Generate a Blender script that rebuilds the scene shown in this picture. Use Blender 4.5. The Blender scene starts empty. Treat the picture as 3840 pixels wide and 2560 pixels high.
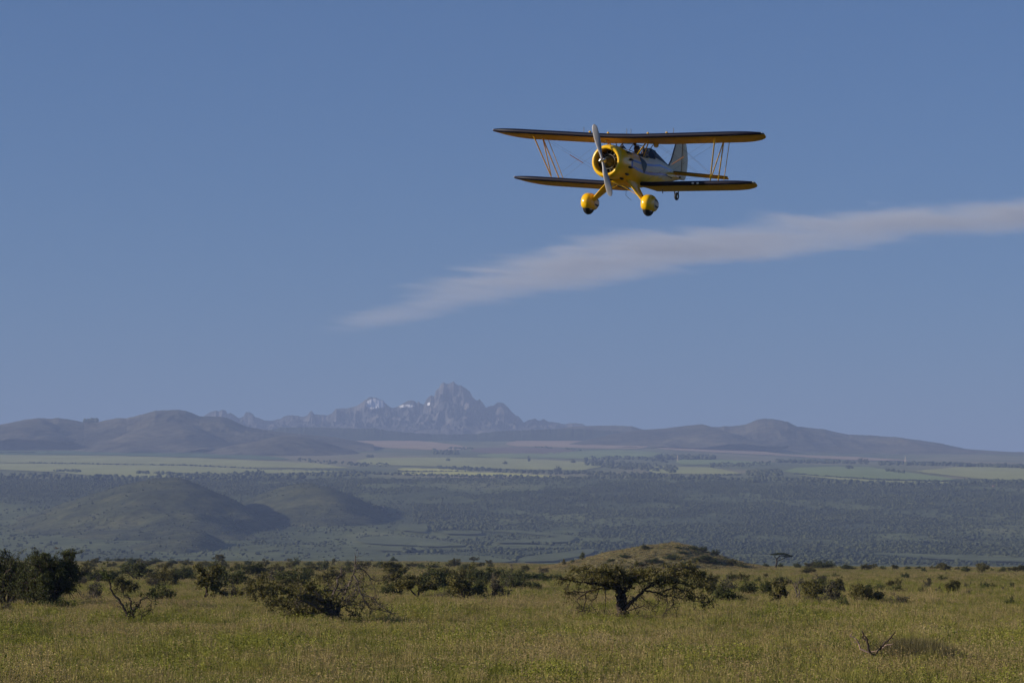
import bpy, math, random
import numpy as np
from mathutils import Matrix, Vector

# ------------------------------------------------------------------ camera, world, sun, exposure
scn = bpy.context.scene
COL = scn.collection
CAM_H = 4.0
FPX = 9600.0                       # focal length in photograph pixels (3840 wide)
PITCH = math.atan(810.0 / FPX)
cam_d = bpy.data.cameras.new('camera')
cam_d.lens = 90.0; cam_d.sensor_width = 36.0; cam_d.sensor_fit = 'HORIZONTAL'
cam_d.clip_start = 0.5; cam_d.clip_end = 400000.0
cam = bpy.data.objects.new('camera', cam_d); COL.objects.link(cam)
cam.location = (0, 0, CAM_H); cam.rotation_euler = (math.pi / 2 + PITCH, 0, 0)
scn.camera = cam
scn.render.resolution_x, scn.render.resolution_y = 1024, 682

SUN_EL = math.radians(17.5)
SUN_AZ = math.atan2(-0.98, -0.17)  # towards the sun: far left, a little behind the camera (x, y)
sun_vec = Vector((math.sin(SUN_AZ) * math.cos(SUN_EL), math.cos(SUN_AZ) * math.cos(SUN_EL), math.sin(SUN_EL)))
world = bpy.data.worlds.new('World'); scn.world = world; world.use_nodes = True
wn = world.node_tree.nodes; wl = world.node_tree.links
bg = wn['Background']
sky = wn.new('ShaderNodeTexSky'); sky.sky_type = 'NISHITA'; sky.sun_disc = False
sky.sun_elevation = SUN_EL; sky.sun_rotation = SUN_AZ
sky.altitude = 0.0; sky.air_density = 1.0; sky.dust_density = 0.5; sky.ozone_density = 9.6
wl.new(sky.outputs[0], bg.inputs[0]); bg.inputs[1].default_value = 0.0615
sun_d = bpy.data.lights.new('sun', 'SUN'); sun_d.energy = 5.0; sun_d.angle = math.radians(0.5)
sun_d.color = (1.0, 0.89, 0.72)
sun_o = bpy.data.objects.new('sun', sun_d); COL.objects.link(sun_o)
sun_o.rotation_euler = (-sun_vec).to_track_quat('-Z', 'Y').to_euler(); sun_o.location = (-60, -20, 60)
scn.view_settings.view_transform = 'Standard'; scn.view_settings.look = 'None'
scn.view_settings.exposure = 0.47; scn.view_settings.gamma = 1.0
scn.view_settings.use_curve_mapping = False
cy = scn.cycles
cy.use_denoising = True; cy.max_bounces = 6; cy.diffuse_bounces = 2; cy.glossy_bounces = 3
cy.transmission_bounces = 4; cy.volume_bounces = 0; cy.transparent_max_bounces = 8
cy.caustics_reflective = False; cy.caustics_refractive = False; cy.use_adaptive_sampling = True
cy.adaptive_threshold = 0.02
HAZE_DENSITY = 5.0e-5
HAZE_COLOR = (0.455, 0.595, 0.96)

# ------------------------------------------------------------------ pixel helpers (photograph pixels -> points in the place)
CP, SP = math.cos(PITCH), math.sin(PITCH)
def ray(u, v):
    a = (u - 1920.0) / FPX; b = (1280.0 - v) / FPX
    return np.array([a, CP - b * SP, SP + b * CP])
def at_y(u, v, Y):
    r = ray(u, v); return np.array([0, 0, CAM_H]) + r * (Y / r[1])
def x_of(u, Y): return at_y(u, 2090, Y)[0]
def z_of(v, Y): return at_y(1920, v, Y)[2]

# ------------------------------------------------------------------ numpy noise
def _hash(ix, iy, seed):
    h = (ix.astype(np.int64) * 374761393 + iy.astype(np.int64) * 668265263 + seed * 1442695041) & 0x7fffffff
    h = (h ^ (h >> 13)) * 1274126177 & 0x7fffffff
    h = h ^ (h >> 16)
    return (h & 0xffff) / 65535.0
def vnoise(x, y, seed=0):
    x = np.asarray(x, float); y = np.asarray(y, float)
    ix = np.floor(x); iy = np.floor(y); fx = x - ix; fy = y - iy
    fx = fx * fx * (3 - 2 * fx); fy = fy * fy * (3 - 2 * fy)
    a = _hash(ix, iy, seed); b = _hash(ix + 1, iy, seed); c = _hash(ix, iy + 1, seed); d = _hash(ix + 1, iy + 1, seed)
    return (a * (1 - fx) + b * fx) * (1 - fy) + (c * (1 - fx) + d * fx) * fy
def fbm(x, y, octv=4, seed=0, gain=0.5):
    s = 0.0; a = 1.0; t = 0.0
    for o in range(octv):
        s = s + a * (vnoise(x, y, seed + o * 17) - 0.5); t += a; a *= gain
        x = np.asarray(x) * 2.03 + 11.3; y = np.asarray(y) * 2.03 - 7.1
    return 2 * s / t
def ridged(x, y, octv=4, seed=0):
    s = 0.0; a = 1.0; t = 0.0
    for o in range(octv):
        s = s + a * (1 - np.abs(2 * vnoise(x, y, seed + o * 17) - 1)); t += a; a *= 0.55
        x = np.asarray(x) * 2.1 + 3.3; y = np.asarray(y) * 2.1 - 1.1
    return s / t
def sstep(a, b, x):
    t = np.clip((np.asarray(x, float) - a) / (b - a), 0, 1); return t * t * (3 - 2 * t)

# ------------------------------------------------------------------ mesh helpers
def mesh_np(name, V, F, smooth=False, mat=None):
    V = np.asarray(V, np.float32); F = np.asarray(F, np.int32)
    me = bpy.data.meshes.new(name)
    m, k = F.shape
    me.vertices.add(len(V)); me.vertices.foreach_set('co', V.ravel())
    me.loops.add(m * k); me.loops.foreach_set('vertex_index', F.ravel())
    me.polygons.add(m); me.polygons.foreach_set('loop_start', np.arange(m, dtype=np.int32) * k)
    if smooth: me.polygons.foreach_set('use_smooth', np.ones(m, bool))
    me.update(calc_edges=True)
    if mat: me.materials.append(mat)
    return me
def link(name, me, parent=None):
    o = bpy.data.objects.new(name, me); COL.objects.link(o)
    if parent is not None: o.parent = parent
    return o
def tag(o, label=None, cat=None, group=None, kind=None):
    if label: o['label'] = label
    if cat: o['category'] = cat
    if group: o['group'] = group
    if kind: o['kind'] = kind
    return o
class MB:
    def __init__(s): s.v = []; s.f = []
    def add(s, V, F):
        n = len(s.v); s.v += [tuple(map(float, p)) for p in V]; s.f += [tuple(i + n for i in f) for f in F]; return s
    def grid(s, P, closed=False, cap=False):
        P = np.asarray(P, float); m, n = P.shape[:2]; F = []
        for i in range(m - 1):
            for j in range(n if closed else n - 1):
                k = (j + 1) % n
                F.append((i * n + j, i * n + k, (i + 1) * n + k, (i + 1) * n + j))
        if cap:
            F.append(tuple(range(n))[::-1]); F.append(tuple((m - 1) * n + j for j in range(n)))
        return s.add(P.reshape(-1, 3), F)
    def tube(s, pts, rad, n=6, cap=True, flat=1.0):
        pts = np.asarray(pts, float); m = len(pts)
        rad = np.broadcast_to(np.asarray(rad, float), (m,)) if np.ndim(rad) == 0 else np.asarray(rad, float)
        T = np.gradient(pts, axis=0); T /= np.linalg.norm(T, axis=1)[:, None] + 1e-9
        ref = np.array([0, 0, 1.0]) if abs(T[0][2]) < 0.9 else np.array([1.0, 0, 0])
        rings = []
        for i in range(m):
            a = np.cross(T[i], ref); a /= np.linalg.norm(a) + 1e-9; b = np.cross(a, T[i])
            th = np.arange(n) * 2 * math.pi / n
            rings.append(pts[i] + rad[i] * (np.cos(th)[:, None] * a * flat + np.sin(th)[:, None] * b))
        return s.grid(np.array(rings), True, cap)
    def box(s, c, h, M=None):
        V = [np.array((x, y, z)) * np.array(h) for x in (-1, 1) for y in (-1, 1) for z in (-1, 1)]
        if M is not None: V = [M @ v for v in V]
        V = [v + np.array(c) for v in V]
        return s.add(V, [(0, 1, 3, 2), (4, 6, 7, 5), (0, 4, 5, 1), (2, 3, 7, 6), (0, 2, 6, 4), (1, 5, 7, 3)])
    def ellipsoid(s, c, r, nu=12, nv=8):
        rings = []
        for j in range(nv + 1):
            ph = -math.pi / 2 + math.pi * j / nv
            rr = max(math.cos(ph), 0.02)
            rings.append([(c[0] + r[0] * rr * math.cos(2 * math.pi * i / nu), c[1] + r[1] * rr * math.sin(2 * math.pi * i / nu), c[2] + r[2] * math.sin(ph)) for i in range(nu)])
        return s.grid(np.array(rings), True, True)
    def lathe_x(s, prof, c=(0, 0, 0), n=32, closed_profile=False):
        rings = [[(c[0] + x, c[1] + r * math.cos(2 * math.pi * i / n), c[2] + r * math.sin(2 * math.pi * i / n)) for i in range(n)] for x, r in prof]
        return s.grid(np.array(rings), True, False)
    def mesh(s, name, mat, smooth=True, angle=40):
        me = bpy.data.meshes.new(name); me.from_pydata(s.v, [], s.f); me.update()
        if mat: me.materials.append(mat)
        if smooth:
            me.polygons.foreach_set('use_smooth', np.ones(len(me.polygons), bool))
            try: me.set_sharp_from_angle(angle=math.radians(angle))
            except Exception: pass
        return me
    def build(s, name, mat, parent=None, smooth=True, angle=40):
        return link(name, s.mesh(name, mat, smooth, angle), parent)

def scatter(name, label, protos, pts, rot, scl, cat):
    me = bpy.data.meshes.new(name); me.vertices.add(len(pts)); me.vertices.foreach_set('co', np.asarray(pts, np.float32).ravel()); me.update()
    o = link(name, me); tag(o, label, cat, kind='stuff')
    at = me.attributes.new('rot', 'FLOAT_VECTOR', 'POINT'); at.data.foreach_set('vector', np.asarray(rot, np.float32).ravel())
    at = me.attributes.new('scl', 'FLOAT_VECTOR', 'POINT'); at.data.foreach_set('vector', np.asarray(scl, np.float32).ravel())
    at = me.attributes.new('pick', 'INT', 'POINT'); at.data.foreach_set('value', np.random.default_rng(1).integers(0, len(protos), len(pts)).astype(np.int32))
    ng = bpy.data.node_groups.new(name + '_scatter', 'GeometryNodeTree')
    ng.interface.new_socket('Geometry', in_out='INPUT', socket_type='NodeSocketGeometry'); ng.interface.new_socket('Geometry', in_out='OUTPUT', socket_type='NodeSocketGeometry')
    N_ = ng.nodes; L_ = ng.links; gi = N_.new('NodeGroupInput'); go = N_.new('NodeGroupOutput')
    ip = N_.new('GeometryNodeInstanceOnPoints'); g2 = N_.new('GeometryNodeGeometryToInstance')
    for pm in protos[::-1]:
        oi = N_.new('GeometryNodeObjectInfo'); oi.inputs['Object'].default_value = pm; L_.new(oi.outputs['Geometry'], g2.inputs[0])
    def attr(nm, t):
        a = N_.new('GeometryNodeInputNamedAttribute'); a.data_type = t; a.inputs['Name'].default_value = nm; return a.outputs[0]
    ip.inputs['Pick Instance'].default_value = True
    L_.new(gi.outputs[0], ip.inputs['Points']); L_.new(g2.outputs[0], ip.inputs['Instance']); L_.new(attr('pick', 'INT'), ip.inputs['Instance Index'])
    e2r = N_.new('FunctionNodeEulerToRotation'); L_.new(attr('rot', 'FLOAT_VECTOR'), e2r.inputs[0]); L_.new(e2r.outputs[0], ip.inputs['Rotation'])
    L_.new(attr('scl', 'FLOAT_VECTOR'), ip.inputs['Scale']); L_.new(ip.outputs[0], go.inputs[0])
    md = o.modifiers.new('scatter', 'NODES'); md.node_group = ng
    return o
# ------------------------------------------------------------------ materials
def new_mat(name):
    m = bpy.data.materials.new(name); m.use_nodes = True
    return m, m.node_tree.nodes, m.node_tree.links, m.node_tree.nodes['Principled BSDF']
def paint(name, col, rough=0.3, coat=0.3, metal=0.0, var=0.06, scale=6.0):
    m, n, l, b = new_mat(name)
    tc = n.new('ShaderNodeTexCoord'); nz = n.new('ShaderNodeTexNoise'); nz.inputs['Scale'].default_value = scale; nz.inputs['Detail'].default_value = 5
    l.new(tc.outputs['Object'], nz.inputs['Vector'])
    mx = n.new('ShaderNodeMix'); mx.data_type = 'RGBA'
    mx.inputs[6].default_value = (*[c * (1 - var * 2.5) for c in col], 1); mx.inputs[7].default_value = (*[min(1, c * (1 + var)) for c in col], 1)
    l.new(nz.outputs[0], mx.inputs[0]); l.new(mx.outputs[2], b.inputs['Base Color'])
    b.inputs['Roughness'].default_value = rough; b.inputs['Coat Weight'].default_value = coat; b.inputs['Coat Roughness'].default_value = 0.08
    b.inputs['Metallic'].default_value = metal
    return m
def ramp(n, stops):
    r = n.new('ShaderNodeValToRGB'); e = r.color_ramp.elements
    while len(e) > 1: e.remove(e[-1])
    e[0].position = stops[0][0]; e[0].color = (*stops[0][1], 1)
    for p, c in stops[1:]:
        q = e.new(p); q.color = (*c, 1)
    return r
def noisy(name, stops, scale=1.0, detail=6, rough=0.95, stretch=(1, 1, 1), bump=0.0, bump_scale=None, coord='Object', second=None):
    """diffuse surface: colour ramp over world/object noise; second = (scale, stops, amount) multiplies by finer mottling"""
    m, n, l, b = new_mat(name)
    tc = n.new('ShaderNodeTexCoord'); mp = n.new('ShaderNodeMapping'); mp.inputs['Scale'].default_value = stretch
    l.new(tc.outputs[coord], mp.inputs['Vector'])
    nz = n.new('ShaderNodeTexNoise'); nz.inputs['Scale'].default_value = scale; nz.inputs['Detail'].default_value = detail; nz.inputs['Roughness'].default_value = 0.6
    l.new(mp.outputs[0], nz.inputs['Vector'])
    r = ramp(n, stops); l.new(nz.outputs[0], r.inputs[0]); out = r.outputs[0]
    if second:
        n2 = n.new('ShaderNodeTexNoise'); n2.inputs['Scale'].default_value = second[0]; n2.inputs['Detail'].default_value = 4
        l.new(mp.outputs[0], n2.inputs['Vector'])
        r2 = ramp(n, second[1]); l.new(n2.outputs[0], r2.inputs[0])
        mx = n.new('ShaderNodeMix'); mx.data_type = 'RGBA'; mx.blend_type = 'MULTIPLY'; mx.inputs[0].default_value = second[2]
        l.new(out, mx.inputs[6]); l.new(r2.outputs[0], mx.inputs[7]); out = mx.outputs[2]
    l.new(out, b.inputs['Base Color']); b.inputs['Roughness'].default_value = rough; b.inputs['Specular IOR Level'].default_value = 0.15
    if bump:
        bp = n.new('ShaderNodeBump'); bp.inputs['Strength'].default_value = bump; bp.inputs['Distance'].default_value = bump_scale or 1.0
        l.new(nz.outputs[0], bp.inputs['Height']); l.new(bp.outputs[0], b.inputs['Normal'])
    return m
def leafmat(name, c0, c1, trans=0.25, scale=0.9, rnd=0.35):
    """leaf / blade colour varies by place and by individual"""
    m, n, l, b = new_mat(name)
    tc = n.new('ShaderNodeTexCoord'); g = n.new('ShaderNodeNewGeometry'); oi = n.new('ShaderNodeObjectInfo')
    nz = n.new('ShaderNodeTexNoise'); nz.inputs['Scale'].default_value = scale; nz.inputs['Detail'].default_value = 4
    l.new(g.outputs['Position'], nz.inputs['Vector'])
    ad = n.new('ShaderNodeMath'); ad.operation = 'MULTIPLY_ADD'; ad.inputs[1].default_value = rnd; l.new(oi.outputs['Random'], ad.inputs[0])
    su = n.new('ShaderNodeMath'); su.operation = 'MULTIPLY_ADD'; su.inputs[1].default_value = 1.8; su.inputs[2].default_value = -0.4 - rnd / 2
    l.new(nz.outputs[0], su.inputs[0]); l.new(su.outputs[0], ad.inputs[2]); ad.use_clamp = True
    mx = n.new('ShaderNodeMix'); mx.data_type = 'RGBA'; mx.inputs[6].default_value = (*c0, 1); mx.inputs[7].default_value = (*c1, 1)
    l.new(ad.outputs[0], mx.inputs[0])
    l.new(mx.outputs[2], b.inputs['Base Color']); b.inputs['Roughness'].default_value = 0.7; b.inputs['Specular IOR Level'].default_value = 0.2
    if trans:
        t = n.new('ShaderNodeBsdfTranslucent'); l.new(mx.outputs[2], t.inputs['Color'])
        ms = n.new('ShaderNodeMixShader'); ms.inputs[0].default_value = trans
        l.new(b.outputs[0], ms.inputs[1]); l.new(t.outputs[0], ms.inputs[2]); l.new(ms.outputs[0], n['Material Output'].inputs['Surface'])
    return m

M = {}
M['yellow'] = paint('yellow_paint', (0.86, 0.49, 0.004), 0.3, 0.35)
M['navy'] = paint('navy_paint', (0.007, 0.006, 0.020), 0.5, 0.0, var=0.2); M['navy'].node_tree.nodes['Principled BSDF'].inputs['Specular IOR Level'].default_value = 0.25
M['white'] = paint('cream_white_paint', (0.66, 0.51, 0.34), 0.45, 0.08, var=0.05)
M['blue'] = paint('blue_stripe_paint', (0.10, 0.11, 0.42), 0.3, 0.4, var=0.1)
M['black'] = paint('black_rubber', (0.018, 0.017, 0.019), 0.75, 0.0, var=0.2)
M['enginedark'] = paint('engine_black', (0.012, 0.012, 0.013), 0.5, 0.0, var=0.25)
M['crank'] = paint('crankcase_grey', (0.018, 0.022, 0.02), 0.45, 0.0, var=0.2)
M['metal'] = paint('bare_metal', (0.62, 0.60, 0.57), 0.28, 0.0, 1.0)
M['blade'] = paint('propeller_blade_grey', (0.36, 0.345, 0.35), 0.5, 0.1, 0.4, var=0.15)
M['rod'] = paint('dull_steel_rod', (0.22, 0.21, 0.20), 0.5, 0.0, 0.4)
M['wire'] = paint('bracing_wire_steel', (0.16, 0.16, 0.18), 0.5, 0.0, 0.3)
M['stick'] = paint('wooden_spacer', (0.20, 0.08, 0.03), 0.6, 0.0)
M['lens'] = paint('lamp_lens', (0.75, 0.75, 0.78), 0.1, 0.8)
M['leather'] = paint('dark_leather', (0.03, 0.022, 0.02), 0.6, 0.0)
M['jacket'] = paint('dark_jacket_cloth', (0.035, 0.03, 0.04), 0.85, 0.0, var=0.2)
M['skin'] = paint('skin', (0.36, 0.19, 0.13), 0.55, 0.0)
mg, ng, lg, bgx = new_mat('windshield_glass')
tr = ng.new('ShaderNodeBsdfTransparent'); tr.inputs[0].default_value = (0.86, 0.88, 0.92, 1)
ms = ng.new('ShaderNodeMixShader'); fr = ng.new('ShaderNodeFresnel'); fr.inputs[0].default_value = 1.45
gl = ng.new('ShaderNodeBsdfGlossy'); gl.inputs['Roughness'].default_value = 0.05
lg.new(fr.outputs[0], ms.inputs[0]); lg.new(tr.outputs[0], ms.inputs[1]); lg.new(gl.outputs[0], ms.inputs[2]); lg.new(ms.outputs[0], ng['Material Output'].inputs['Surface'])
M['glass'] = mg
# doped fabric: yellow paint with a faint rib relief along the span
m, n, l, b = new_mat('doped_yellow_fabric')
tc = n.new('ShaderNodeTexCoord'); wv = n.new('ShaderNodeTexWave'); wv.bands_direction = 'Y'; wv.inputs['Scale'].default_value = 0.9; wv.inputs['Distortion'].default_value = 0.0
nz = n.new('ShaderNodeTexNoise'); nz.inputs['Scale'].default_value = 4.0; nz.inputs['Detail'].default_value = 6
l.new(tc.outputs['Object'], wv.inputs['Vector']); l.new(tc.outputs['Object'], nz.inputs['Vector'])
rr = ramp(n, [(0.25, (0.66, 0.36, 0.006)), (0.5, (0.82, 0.47, 0.008)), (0.8, (0.88, 0.53, 0.010))]); l.new(nz.outputs[0], rr.inputs[0]); l.new(rr.outputs[0], b.inputs['Base Color'])
bp = n.new('ShaderNodeBump'); bp.inputs['Strength'].default_value = 0.25; bp.inputs['Distance'].default_value = 0.03
l.new(wv.outputs[0], bp.inputs['Height']); l.new(bp.outputs[0], b.inputs['Normal']); b.inputs['Roughness'].default_value = 0.42
tl = n.new('ShaderNodeBsdfTranslucent'); l.new(rr.outputs[0], tl.inputs['Color']); mxs = n.new('ShaderNodeMixShader'); mxs.inputs[0].default_value = 0.3
l.new(b.outputs[0], mxs.inputs[1]); l.new(tl.outputs[0], mxs.inputs[2]); l.new(mxs.outputs[0], n['Material Output'].inputs['Surface'])
M['fabric'] = m

M['bark'] = noisy('acacia_bark', [(0.25, (0.022, 0.016, 0.013)), (0.6, (0.06, 0.045, 0.036)), (0.85, (0.12, 0.09, 0.07))], 6.0, 6, stretch=(1, 1, 0.25), bump=0.6, bump_scale=0.03)
M['deadwood'] = noisy('dead_grey_wood', [(0.25, (0.05, 0.04, 0.035)), (0.6, (0.13, 0.105, 0.09)), (0.85, (0.22, 0.18, 0.15))], 8.0, 6, bump=0.4, bump_scale=0.02)
M['palewood'] = noisy('pale_broken_wood', [(0.3, (0.14, 0.09, 0.07)), (0.7, (0.42, 0.30, 0.24))], 9.0, 6)
M['leaf_dark'] = leafmat('leaf_dark_green', (0.040, 0.050, 0.014), (0.125, 0.132, 0.036))
M['leaf_umb'] = leafmat('umbrella_leaf_dark', (0.016, 0.026, 0.009), (0.05, 0.062, 0.018))
M['leaf_olive'] = leafmat('leaf_olive', (0.062, 0.060, 0.018), (0.175, 0.150, 0.042))
M['leaf_green'] = leafmat('leaf_fresh_green', (0.036, 0.050, 0.014), (0.105, 0.125, 0.034))
M['leaf_grey'] = leafmat('leaf_grey_brown', (0.050, 0.046, 0.030), (0.105, 0.092, 0.056))
M['leaf_gold'] = leafmat('leaf_yellow_green', (0.075, 0.075, 0.015), (0.17, 0.16, 0.035))
M['grass'] = leafmat('grass_blade_olive', (0.125, 0.138, 0.024), (0.31, 0.27, 0.072), 0.3, 0.10, 0.6)
M['dry'] = leafmat('grass_blade_straw', (0.24, 0.178, 0.074), (0.44, 0.34, 0.155), 0.3, 0.12, 0.6)
M['forb'] = leafmat('forb_leaf_yellow_green', (0.12, 0.14, 0.018), (0.31, 0.30, 0.05), 0.3, 0.2, 0.6)
M['tuss'] = leafmat('tussock_dark', (0.06, 0.058, 0.02), (0.17, 0.135, 0.062), 0.2, 0.6, 0.5)
M['soil'] = noisy('savanna_ground', [(0.3, (0.085, 0.085, 0.024)), (0.5, (0.14, 0.13, 0.042)), (0.72, (0.20, 0.175, 0.07))], 0.02, 8, second=(0.4, [(0.3, (0.6, 0.6, 0.6)), (0.7, (1, 1, 1))], 0.8), stretch=(1, 0.35, 1))
M['slope'] = noisy('bushland_slope', [(0.30, (0.050, 0.060, 0.026)), (0.45, (0.090, 0.104, 0.038)), (0.56, (0.14, 0.155, 0.052)), (0.72, (0.19, 0.19, 0.08))], 0.0022, 8, second=(0.02, [(0.35, (0.5, 0.52, 0.5)), (0.65, (1, 1, 1))], 0.7), stretch=(1, 0.5, 1))
M['hill'] = noisy('scrub_hill', [(0.32, (0.036, 0.042, 0.019)), (0.5, (0.070, 0.076, 0.030)), (0.7, (0.125, 0.122, 0.052))], 0.007, 9, second=(0.06, [(0.36, (0.38, 0.40, 0.36)), (0.58, (1, 1, 1))], 0.8), bump=0.8, bump_scale=14.0)
M['plateau'] = noisy('open_plateau', [(0.30, (0.085, 0.100, 0.040)), (0.45, (0.145, 0.155, 0.060)), (0.56, (0.23, 0.21, 0.105)), (0.70, (0.30, 0.235, 0.145))], 0.0011, 7, second=(0.012, [(0.3, (0.7, 0.72, 0.7)), (0.65, (1, 1, 1))], 0.7), stretch=(1, 0.45, 1))
M['farhill'] = noisy('far_moorland_hill', [(0.34, (0.045, 0.042, 0.030)), (0.5, (0.10, 0.086, 0.056)), (0.68, (0.17, 0.145, 0.092))], 0.0018, 9, second=(0.012, [(0.36, (0.35, 0.35, 0.36)), (0.56, (1, 1, 1))], 0.75), bump=0.9, bump_scale=40.0)
M['ridgewood'] = noisy('far_wooded_ridge', [(0.3, (0.020, 0.026, 0.015)), (0.6, (0.036, 0.044, 0.024))], 0.01, 6)
M['mound'] = noisy('dry_mound_turf', [(0.32, (0.07, 0.068, 0.028)), (0.46, (0.16, 0.138, 0.058)), (0.7, (0.28, 0.228, 0.105))], 0.12, 9, second=(0.9, [(0.40, (0.22, 0.24, 0.20)), (0.56, (1, 1, 1))], 0.9), stretch=(1, 1, 2.0), bump=0.5, bump_scale=0.6)
M['blob'] = leafmat('far_tree_foliage', (0.018, 0.026, 0.012), (0.075, 0.084, 0.032), 0.0, 0.0045, 0.3)

def fieldmat(name, col, var=0.12, sc=0.004):
    return noisy(name, [(0.25, tuple(c * (1 - var * 2) for c in col)), (0.75, tuple(c * (1 + var) for c in col))], sc, 6, stretch=(1, 0.3, 1), second=(0.03, [(0.3, (0.86, 0.86, 0.86)), (0.7, (1, 1, 1))], 0.6))
M['f_green'] = fieldmat('field_green', (0.24, 0.29, 0.095))
M['f_dark'] = fieldmat('field_dark_green', (0.10, 0.15, 0.06))
M['f_yellow'] = fieldmat('field_yellow_green', (0.56, 0.53, 0.15))
M['f_olive'] = fieldmat('field_olive', (0.37, 0.37, 0.13))
M['f_meadow'] = fieldmat('valley_meadow', (0.125, 0.140, 0.055), 0.2, 0.008)
M['f_pink'] = fieldmat('field_stubble', (0.42, 0.30, 0.19))
M['f_brown'] = fieldmat('field_ploughed', (0.19, 0.13, 0.09))
# ------------------------------------------------------------------ terrain
PY_ = np.array([4200, 5000, 6000, 7000, 8000, 9000, 9500, 10500, 12000, 14000, 16000, 18000, 20000, 24000, 30000, 45000.])
PV_ = np.array([2122, 2085, 2025, 1955, 1880, 1815, 1795, 1772, 1745, 1712, 1685, 1662, 1648, 1655, 1668, 1690.])
_yt = np.linspace(2500, 46000, 1800)
_vt = np.interp(_yt, PY_, PV_)
_k = np.exp(-np.linspace(-2.2, 2.2, 41) ** 2); _k /= _k.sum()
_vt = np.convolve(np.pad(_vt, 20, mode='edge'), _k, mode='valid')
def mound_h(x, y):
    Y0 = 880.0
    sky_u = np.array([1985, 2050, 2102, 2190, 2272, 2340, 2408, 2493, 2544, 2578, 2639, 2714, 2800, 2870, 2920.])
    sky_v = np.array([2134, 2122, 2112, 2092, 2071, 2058, 2047, 2035, 2033, 2041, 2060, 2087, 2111, 2122, 2136.])
    u = 1920 + np.asarray(x) / Y0 * FPX
    top = CAM_H + Y0 * (2090 - np.interp(u, sky_u, sky_v)) / FPX
    t = (np.asarray(y) - Y0) / np.where(np.asarray(y) < Y0, 34.0, 40.0)
    g = np.clip(1 - np.abs(t) ** 1.7, 0, 1)
    h = np.clip(top - 0.2, 0, None) * g
    rough = fbm(np.asarray(x) * 0.22, np.asarray(y) * 0.22, 5, 5) * 0.75 + fbm(np.asarray(x) * 0.9, np.asarray(y) * 0.9, 3, 8) * 0.25
    return h + rough * sstep(0.2, 3.0, h) * (0.35 + 0.65 * (np.abs(t) > 0.04))
def G0(x, y):
    x = np.asarray(x, float); y = np.asarray(y, float)
    k = x / np.maximum(y, 60.0)
    yc = np.interp(k, [-0.22, -0.05, 0.05, 0.22], [1950, 1800, 1150, 1040])
    und = fbm(x / 60.0, y / 90.0, 3, 3) * 0.22 * sstep(90, 260, y)
    rise = np.interp(k, [-0.2, -0.03, 0.06], [1.2, 1.3, 0.0]) * sstep(700, 1800, y)
    near = und + rise - np.clip(y - yc, 0, None) ** 1.15 * 0.022
    near = np.maximum(near, -42.0 + und * 3)
    ry = np.clip(y, 2500, 46000)
    vv = np.interp(ry, _yt, _vt)
    vv = vv + 32 * sstep(0.03, 0.15, k) * sstep(10500, 16000, y)
    vv = vv + 110 * sstep(0.02, 0.14, k) * sstep(17500, 23000, y)
    far = CAM_H + y * (2090 - vv) / FPX
    amp = np.interp(y, [4000, 5500, 8500, 9600, 20000], [2, 9, 12, 2.0, 2.0])
    far = far + fbm(x / 420.0, y / 500.0, 5, 31) * amp
    s = sstep(2400, 4100, y)
    return near * (1 - s) + far * s
hills = []                         # callables h(x, y) for hills standing on the slope
def G(x, y):
    x = np.asarray(x, float); y = np.asarray(y, float)
    z = G0(x, y)
    z = np.where((y > 835) & (y < 930), z + mound_h(x, y), z)
    return z
def GH(x, y):
    z = G(x, y)
    for h in hills: z = np.maximum(z, h(x, y))
    return z
_YS = np.concatenate([np.arange(60, 1000, 0.5), np.arange(1000, 2000, 2.0)])
GRASS_TOP = 0.34
def hit(u, v, top=0.0):
    """ground point seen at pixel (u, v) on the plain or the mound; at the crest the nearest pass"""
    r = ray(u, v); y = _YS; x = r[0] / r[1] * y; zr = CAM_H + r[2] / r[1] * y
    d = zr - G(x, y) - top
    below = np.where(d < 0)[0]
    if len(below): i = below[0]
    else:
        ok = y < np.interp(x / y, [-0.22, -0.05, 0.05, 0.22], [1950, 1800, 1150, 1040]) + 20
        i = np.argmin(np.where(ok, d, 1e9))
    return np.array([x[i], y[i], float(G(x[i], y[i]))])
_YF = np.arange(3800, 26000, 120.0)
def hits_far(us, vs, hf=G0):
    us = np.asarray(us, float); vs = np.asarray(vs, float)
    a = (us - 1920) / FPX; b = (1280 - vs) / FPX
    ry = CP - b * SP; kx = a / ry; kz = (SP + b * CP) / ry
    Y = np.broadcast_to(_YF, (len(us), len(_YF)))
    d = CAM_H + kz[:, None] * Y - hf(kx[:, None] * Y, Y)
    neg = d < 0; i = np.where(neg.any(1), neg.argmax(1), len(_YF) - 1)
    hi = _YF[i]; lo = hi - 120.0
    for _ in range(9):
        mid = (lo + hi) / 2; dd = CAM_H + kz * mid - hf(kx * mid, mid)
        hi = np.where(dd < 0, mid, hi); lo = np.where(dd < 0, lo, mid)
    return np.stack([kx * hi, hi, hf(kx * hi, hi)], -1)

# ground: one sheet from behind the camera to beyond the mountain
kk = np.concatenate([-np.geomspace(1.6, 0.27, 22), np.linspace(-0.26, 0.26, 300), np.geomspace(0.27, 1.6, 22)])
yy = np.concatenate([np.linspace(-60, 80, 8), np.geomspace(90, 800, 60), np.linspace(815, 945, 66), np.geomspace(960, 2400, 60), np.geomspace(2500, 20000, 240), np.geomspace(20500, 60000, 30)])
YY, KK = np.meshgrid(yy, kk, indexing='ij')
XX = KK * (YY + 140.0)
ZZ = G0(XX, np.maximum(YY, 61)) - 0.0
V = np.stack([XX, YY, ZZ], -1).reshape(-1, 3)
R_, C_ = YY.shape
ii, jj = np.meshgrid(np.arange(R_ - 1), np.arange(C_ - 1), indexing='ij')
q = (ii * C_ + jj).ravel()
Fq = np.stack([q, q + 1, q + C_ + 1, q + C_], -1)
me = mesh_np('ground', V, Fq, True)
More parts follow.
